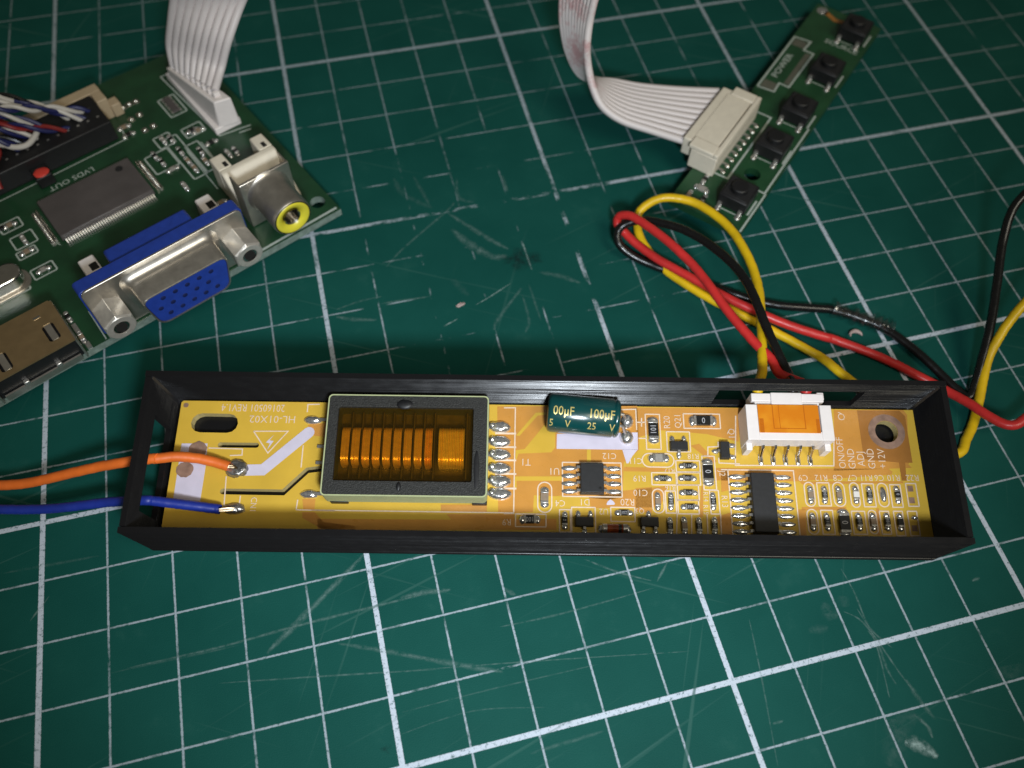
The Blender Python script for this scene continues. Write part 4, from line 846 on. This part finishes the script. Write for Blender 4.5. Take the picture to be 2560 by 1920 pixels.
for sx in (-1, 1):
    cx = vx + sx * 1.245 + .005; hx = MB().lathe((cx, .03, .62), (0, -1, 0), [(0, .295), (.46, .295), (.50, .25)], 6, True, False, 0.0).build('hex_standoff', 'post_metal', vg, bevel=.008)
    MB().lathe((cx, -.465, .62), (0, -1, 0), [(0, .255), (.012, .24), (.012, .145), (-.02, .130), (-.2, .125), (-.2, .001)], 24, False, False).build('standoff_rim', 'post_metal', hx)
    th = MB()
    for k in range(4): th.lathe((cx, -.475 + k * .006, .62), (0, 1, 0), [(0, .130), (.012, .105), (.024, .130)], 24, False, False)
    th.build('thread', 'nickel_bright', hx); MB().lathe((cx, -.455, .62), (0, -1, 0), [(0, .127), (.004, .127)], 24).build('bore_shade', 'hole_dark', hx)  # dark disc stands in for the shade down the threaded hole
for cx in (-4.44, -2.09):
    c = MB().bx(cx - .15, cx + .15, 1.0, 1.44, .0, .50).build('clip', 'white_plastic', vg, bevel=.03); MB().bx(cx - .02, cx + .12, 1.06, 1.24, .498, .505).build('slot', 'hole_dark', c)
MB().bx(-2.55, -2.27, .95, 1.3, 0, .22).build('solder_tab', 'warm_nickel', vg)
# RCA style jack
rc = group('video_jack', ctl, label='metal round jack with yellow ring')
jx, jz = -1.06, .68
MB().prism([(jx - .52, .02), (jx + .52, .02), (jx + .52, 1.12), (jx - .52, 1.12)], .60, .66, XZb).build('face_plate', 'nickel', rc, bevel=.015)
MB().bx(jx - .52, jx - .49, .66, .98, .02, 1.08).build('side_plate', 'nickel', rc, bevel=.01); MB().bx(jx + .49, jx + .52, .66, .98, .02, 1.08).build('side_plate', 'nickel', rc, bevel=.01)
MB().lathe((jx, .62, jz), (0, -1, 0), [(0, .47), (.02, .44), (.06, .405), (.12, .39), (.78, .39), (.84, .385), (.86, .37)], 40, True, False).build('barrel', 'nickel', rc, smooth=40)
MB().lathe((jx, -.238, jz), (0, -1, 0), [(0, .37), (.012, .355), (.0, .34)], 40, False, False).build('barrel_rim', 'black_plastic', rc)
MB().lathe((jx, -.232, jz), (0, -1, 0), [(0, .35), (.02, .34), (.03, .31), (.0, .24), (-.05, .175), (-.1, .165)], 40, False, False).build('yellow_ring', 'yellow_plastic', rc, smooth=60)
MB().lathe((jx, -.215, jz), (0, -1, 0), [(0, .17), (-.02, .145), (-.45, .15), (-.45, .001)], 28, False, False).build('centre_contact', 'nickel_bright', rc)
# white upright header behind the jack
wh = group('power_header', ctl, label='cream upright header behind the round jack')
MB().hexa([(-1.56, .72, 0), (-.40, .72, 0), (-.40, 1.57, 0), (-1.56, 1.57, 0), (-1.56, 1.44, .72), (-.40, 1.44, .72), (-.40, 1.57, .72), (-1.56, 1.57, .72)]).bx(-1.56, -1.28, 1.57, 1.98, .0, .715).bx(-.68, -.40, 1.57, 1.98, 0, .715).build('housing', 'cream_plastic', wh, bevel=.03)
for x in (-1.36, -.52): MB().bx(x - .05, x + .03, 1.60, 1.74, .714, .719).build('slot', 'hole_dark', wh)
for k in range(3): MB().lathe((-1.18 + k * .2, 1.72, .0), (0, 0, 1), [(0, .03), (.45, .03), (.48, .015)], 8).build('pin', 'tin', wh)
MB().bx(-1.25, -.70, 1.5, 1.95, .0, .08).build('floor_plate', 'beige_plastic', wh)
# nickel flat socket, its warm reflection painted in as gold brown
hm = group('flat_socket', ctl, label='nickel flat socket at the board edge, warm reflection in its colour')
sl1, sl2 = (-5.578, .215), (-6.446, .136)
def slot(c): return rrect(c[0] - .10, c[1] - .21, c[0] + .10, c[1] + .19, .05, 3)
plate([(-6.84, -.18), (-5.33, -.18), (-5.31, .80), (-5.36, .86), (-6.84, .86)], [slot(sl1), slot(sl2)], .57, .60, 'top_shell', 'warm_nickel', hm)
for c in (sl1, sl2): MB().hexa([(c[0] - .06, c[1] - .15, .52), (c[0] + .06, c[1] - .15, .52), (c[0] + .06, c[1] + .2, .575), (c[0] - .06, c[1] + .2, .575), (c[0] - .06, c[1] - .15, .54), (c[0] + .06, c[1] - .15, .54), (c[0] + .06, c[1] + .2, .59), (c[0] - .06, c[1] + .2, .59)]).build('spring', 'nickel', hm, bevel=.01)
MB().bx(-5.34, -5.31, -.17, .8, .03, .57).bx(-6.84, -6.81, -.17, .8, .03, .57).bx(-6.84, -5.31, .83, .86, .03, .57).build('side_shell', 'nickel', hm)
MB().bx(-6.80, -5.35, -.10, .8, .06, .50).build('inner_block', 'black_plastic', hm)
MB().bx(-6.75, -5.40, -.165, -.13, .03, .16).build('lower_lip', 'nickel', hm)
for x in (-5.77, -6.35): MB().bx(x - .05, x + .05, -.175, -.09, .16, .24).build('contact', 'tin', hm, bevel=.015)
MB().box((-5.65, .627, .602), (.12, .05, .006)).build('dimple', 'nickel_bright', hm)
MB().bx(-5.28, -5.2, .42, .62, 0, .05).bx(-5.26, -5.18, -.02, .12, 0, .05).build('solder_tab', 'tin', hm)
# crystal can
cy = group('crystal', ctl, label='rounded metal crystal can')
MB().prism(rrect(-6.55, 1.93, -5.45, 2.40, .23, 8), .02, .33).build('can', 'nickel_bright', cy, bevel=.05, seg=3); MB().prism(rrect(-6.62, 1.87, -5.38, 2.46, .28, 8), .0, .03).build('rim', 'nickel', cy)
# wide cream header at the far edge
fh = group('cable_header', ctl, label='beige wide header under the cable bundle')
MB().bx(-6.6, -2.28, 5.30, 5.55, 0, .5).bx(-2.5, -2.28, 4.98, 5.30, 0, .5).build('housing', 'beige_plastic', fh, bevel=.02); MB().bx(-2.28, -2.08, 4.95, 5.2, 0, .3).build('end_lug', 'beige_plastic', fh, bevel=.02)
MB().bx(-4.9, -4.55, 4.9, 5.06, .56, .68).build('key_tab', 'beige_plastic', fh, bevel=.02)
# base of the ribbon header
rh = MB().bx(-.90, -.32, 3.2, 5.35, 0, .16).build('ribbon_header', 'white_plastic', ctl, bevel=.02)

# ------------------------------------------------------------------ cable bundle with black plug
bun = thing('cable_bundle', 'bundle of twisted white, blue, red and black wires ending in a black plug', 'cable bundle', LM)
pl = MB().bx(-6.6, -2.52, 4.32, 5.28, .03, .50).build('plug', 'black_plastic', bun, bevel=.02)
for k in range(15): MB().box((-2.66 - k * .21, 4.42, .505), (.09, .10, .012)).build('latch', 'black_plastic', pl)
for k in range(15): MB().box((-2.66 - k * .21, 4.60, .5015), (.05, .035, .006)).build('contact', 'tin', pl)
MB().blob((-4.17, 4.10, .30), .15, .13, .03, 18, 4, .05).build('red_dot', 'red_paint', pl)
MB().bx(-4.33, -4.01, 3.98, 4.32, .03, .285).build('latch', 'black_plastic', pl, bevel=.02)
LBL = {'wire_white': 'white wire', 'wire_navy': 'dark blue wire', 'wire_black': 'black wire', 'wire_maroon': 'dark red wire'}
pairs = [('wire_white', 'wire_navy'), ('wire_navy', 'wire_white'), ('wire_black', 'wire_white'), ('wire_navy', 'wire_maroon'), ('wire_navy', 'wire_white'), ('wire_maroon', 'wire_black'), ('wire_white', 'wire_navy'), ('wire_black', 'wire_navy'), ('wire_white', 'wire_navy'), ('wire_maroon', 'wire_black'), ('wire_white', 'wire_black'), ('wire_navy', 'wire_white'), ('wire_maroon', 'wire_maroon'), ('wire_navy', 'wire_black'), ('wire_white', 'wire_navy'), ('wire_black', 'wire_navy'), ('wire_navy', 'wire_white')]
for i, pr in enumerate(pairs):
    f = i / (len(pairs) - 1); ex = -2.72 - f * 3.0; f2 = min(1, max(0, f + random.uniform(-.18, .18)))
    s0 = Vector((-7.5, 6.75 - f2 * 2.3, 1.15 + random.uniform(-.5, .75))); e0 = Vector((ex, 4.78 + random.uniform(-.12, .16), .46)); path = []
    k1, k2 = random.uniform(-.35, .35), random.uniform(-.3, .3); hz_ = random.uniform(.35, 1.0); ph = random.uniform(0, 6.28); turns = random.uniform(5, 8)
    for k in range(8):
        t = k / 7; p = s0.lerp(e0, t); w_ = math.sin(t * math.pi); p.z += hz_ * w_ ** .8; p.y += k1 * w_ + k2 * math.sin(2 * t * math.pi) * .5; p.x += random.uniform(-.08, .08) * w_; path.append(tuple(p))
    path.append((ex, 4.77, .40)); sp = spline(path, 12)
    for h_, c in enumerate(pr):
        pts = []
        for k, p in enumerate(sp):
            t = k / (len(sp) - 1); a = ph + h_ * math.pi + t * turns * 2 * math.pi; r_ = .052 * (1 if t < .85 else (1 - t) / .15)
            pts.append(p + Vector((0, math.cos(a), math.sin(a))) * r_)
        MB().tube(pts, .043, 8).build('wire', c, bun, label=LBL[c])
MB().tube(spline([(-4.65, 5.15, .75), (-4.5, 4.9, .72), (-4.35, 4.7, .62), (-4.1, 4.62, .58), (-3.85, 4.75, .60), (-3.7, 4.95, .62)], 8), .055, 10).build('wire', 'wire_white', bun, label='white wire bent into a hook')
MB().tube(spline([(-4.55, 5.0, .6), (-4.6, 4.7, .62), (-4.75, 4.5, .6), (-4.9, 4.25, .5), (-4.95, 4.1, .35)], 8), .05, 10).build('wire', 'wire_maroon', bun, label='dark red wire bent down to the plug')

# ------------------------------------------------------------------ ribbon cables
def ribbon(parent, ea, eb, n, r, key, keys=None):
    A = spline(ea, 9); B = spline(eb, 9)
    for i in range(n):
        t = i / (n - 1); pts = [a.lerp(b, t) for a, b in zip(A, B)]
        MB().tube(pts, r, 8).build('strand', key if keys is None else keys(i), parent, world=True, smooth=60)
ra = thing('ribbon_cable', 'white ribbon cable rising from the dark green board with the blue socket', 'ribbon cable', loc=(5, 14, 0))
# plug sits a little askew, its near end standing higher
def lw_(p): return tuple(LMc @ Vector(p))
P8 = [(-.86, 5.2, .12), (-.80, 3.22, .12), (-.36, 3.12, .12), (-.42, 5.1, .12), (-.90, 5.10, .48), (-.74, 3.18, .80), (-.40, 3.10, .80), (-.52, 5.02, .48)]
MB().hexa([lw_(p) for p in P8]).build('plug', 'white_plastic', ra, bevel=.03, world=True)
pe0, pe1 = Vector((-.84, 5.0, .5)), Vector((-.66, 3.35, .80))
for k in range(9):
    t = k / 8; c = pe0.lerp(pe1, t); MB().box((0, 0, 0), (.14, .10, .10), math.radians(-5)).xf(Matrix.Translation(lw_((c.x + .08, c.y, c.z + .02))) @ Matrix.Rotation(math.radians(25), 4, 'Z')).build('contact_cell', 'white_plastic', ra, bevel=.015, world=True)
ea = [lw_((-.76, 4.98, .56))] + D['RIBL_A'][1:]; eb = [lw_((-.58, 3.40, .86))] + D['RIBL_B'][1:]
ribbon(ra, ea, eb, 9, .085, 'ribbon')

kbd = D['KBOARD']; KM = Matrix.Translation([c * S for c in kbd['O']]) @ Matrix.Rotation(math.radians(kbd['a']), 4, 'Z'); KMc = Matrix.Translation(kbd['O']) @ Matrix.Rotation(math.radians(kbd['a']), 4, 'Z')
rb = thing('ribbon_cable', 'white and red printed ribbon cable curving into the narrow button board', 'ribbon cable', loc=(11, 13, 0))
ribbon(rb, D['RIBR_A'], D['RIBR_B'], 10, .080, 'ribbon_print')
def kw(p): return tuple(KMc @ Vector(p))
MB().bx(1.15, 2.95, 1.68, 1.98, .10, .52).xf(KMc).build('plug', 'cream_plastic', rb, bevel=.03, world=True)

# ------------------------------------------------------------------ narrow button board
key = thing('button_board', 'narrow green circuit board with five black push buttons in a row', 'circuit board', KM)
hc = (1.54, .49)
kbo = plate([(0, 0), (7.4, 0), (7.4, 1.58), (0, 1.58)], [[(hc[0] + .17 * math.cos(k * math.pi / 10), hc[1] + .17 * math.sin(k * math.pi / 10)) for k in range(20)]], -.16, 0, 'circuit_board', 'pcb_bright_green', key, edge='pcb_green')
for x, y in ((.3, .3), (.3, 1.3), (3.5, .2), (3.5, 1.35), (7.1, .3), (7.1, 1.3)): MB().lathe((x, y, -kbd['O'][2]), (0, 0, 1), [(0, .05), (kbd['O'][2] - .16, .09)], 10).build('solder_tail', 'solder', key)
kl = MB()
for pts in ([(3.25, 1.2), (3.254, .868), (1.146, .855), (1.125, 1.55)], [(3.99, 1.54), (5.98, 1.54), (6.02, 1.16), (5.67, 1.18), (5.67, .94), (4.34, .95), (4.35, 1.18), (4.03, 1.16), (3.99, 1.54)], [(3.4, .06), (1.2, .055), (1.21, .3)], [(.02, .03), (1.2, .03)]): kl.strip(pts, .04, .003)
for x in (.68, 2.35, 3.6, 5.12, 6.75): kl.strip([(x - .2, .10), (x + .25, .10)], .04, .003); kl.strip([(x - .32, .18), (x - .32, .72)], .025, .003)
for x, y in ((4.05, 1.35), (5.85, 1.35)): pass
kl.build('printed_outlines', 'silk_white', kbo, smooth=0, kind='stuff')
kt = MB(); lettering(kt, 'POWER', 4.92, 1.36, .004, .15, 0, 1.25, .01); lettering(kt, 'SOURCE', 6.26, .52, .004, .15, -90, 1.0, .01); lettering(kt, 'UP', 2.9, .38, .004, .12, -90, 1, .004); lettering(kt, 'MENU', 1.2, .5, .004, .1, -90, 1, .004); kt.build('printed_lettering', 'silk_white', kbo, smooth=0, kind='stuff')
for x0_, x1_, y0_, y1_ in ((4.04, 4.30, 1.19, 1.5), (5.7, 5.94, 1.2, 1.5), (4.4, 5.6, .98, 1.1)): MB().bx(x0_, x1_, y0_, y1_, .0015, .0025).build('printed_patch', mat('patch_grey', (.10, .10, .075), .6), kbo, smooth=0)
proto = None
for i, x in enumerate((.70, 2.37, 3.62, 5.14, 6.77)):
    g = group('push_button', key, (x, .45, 0))
    if proto is None:
        proto = [MB().box((0, 0, .17), (.60, .60, .30)).build('base', 'black_plastic', g, bevel=.025), MB().box((0, 0, .325), (.52, .52, .02)).build('cover', 'chip_black', g, bevel=.008),
                 MB().lathe((-.02, 0, .33), (0, 0, 1), [(0, .175), (.10, .17), (.115, .15)], 28).build('plunger', 'black_plastic', g)]
        for sx in (-1, 1):
            for sy in (-1, 1): proto.append(MB().box((sx * .33, sy * .22, .06), (.05, .08, .14)).box((sx * .37, sy * .22, .012), (.10, .08, .024)).blob((sx * .39, sy * .22, 0), .075, .065, .045, 12, 4, .05).build('leg', 'tin', g, smooth=50))
    else:
        for q in proto: share(q, g)
kh = group('cable_socket', key, label='cream upright socket holding the ribbon cable')
MB().bx(1.0, 3.05, 1.14, 1.72, 0, .46).build('housing', 'cream_plastic', kh, bevel=.02)
MB().bx(1.0, 3.05, 1.14, 1.24, .46, .56).bx(1.0, 1.28, 1.24, 1.78, .46, .56).bx(2.80, 3.05, 1.24, 1.74, .46, .56).build('rim', 'cream_plastic', kh, bevel=.02)
MB().bx(1.28, 2.80, 1.27, 1.80, .46, .535).build('cover', 'cream_plastic', kh, bevel=.012)
for k in range(9): MB().blob((1.25 + k * .198, 1.01, 0), .062, .062, .05, 12, 4, .06).build('solder_joint', 'nickel_bright', key, smooth=60); MB().box((1.25 + k * .198, 1.08, .04), (.04, .12, .03)).build('pin', 'tin', key)
chip(key, 'CG', .58, 1.16, 90, 805, '', 0); chip(key, 'R', .36, 1.0, 0, 603, '', 0); chip(key, 'C', .3, 1.3, 0, 603, '', 0); chip(key, 'R', .85, 1.22, 0, 603, '', 0)
MB().lathe((7.2, 1.38, 0), (0, 0, 1), [(0, .13), (.004, .13)], 20).blob((7.2, 1.38, .004), .07, .07, .03, 14, 4, .05).build('solder_joint', 'solder', key)
MB().strip([(7.2, 1.3), (7.05, 1.0), (7.1, .75)], .12, .004).build('copper_trace', 'copper_mask_dark', key, smooth=0)
bpy.context.view_layer.update()
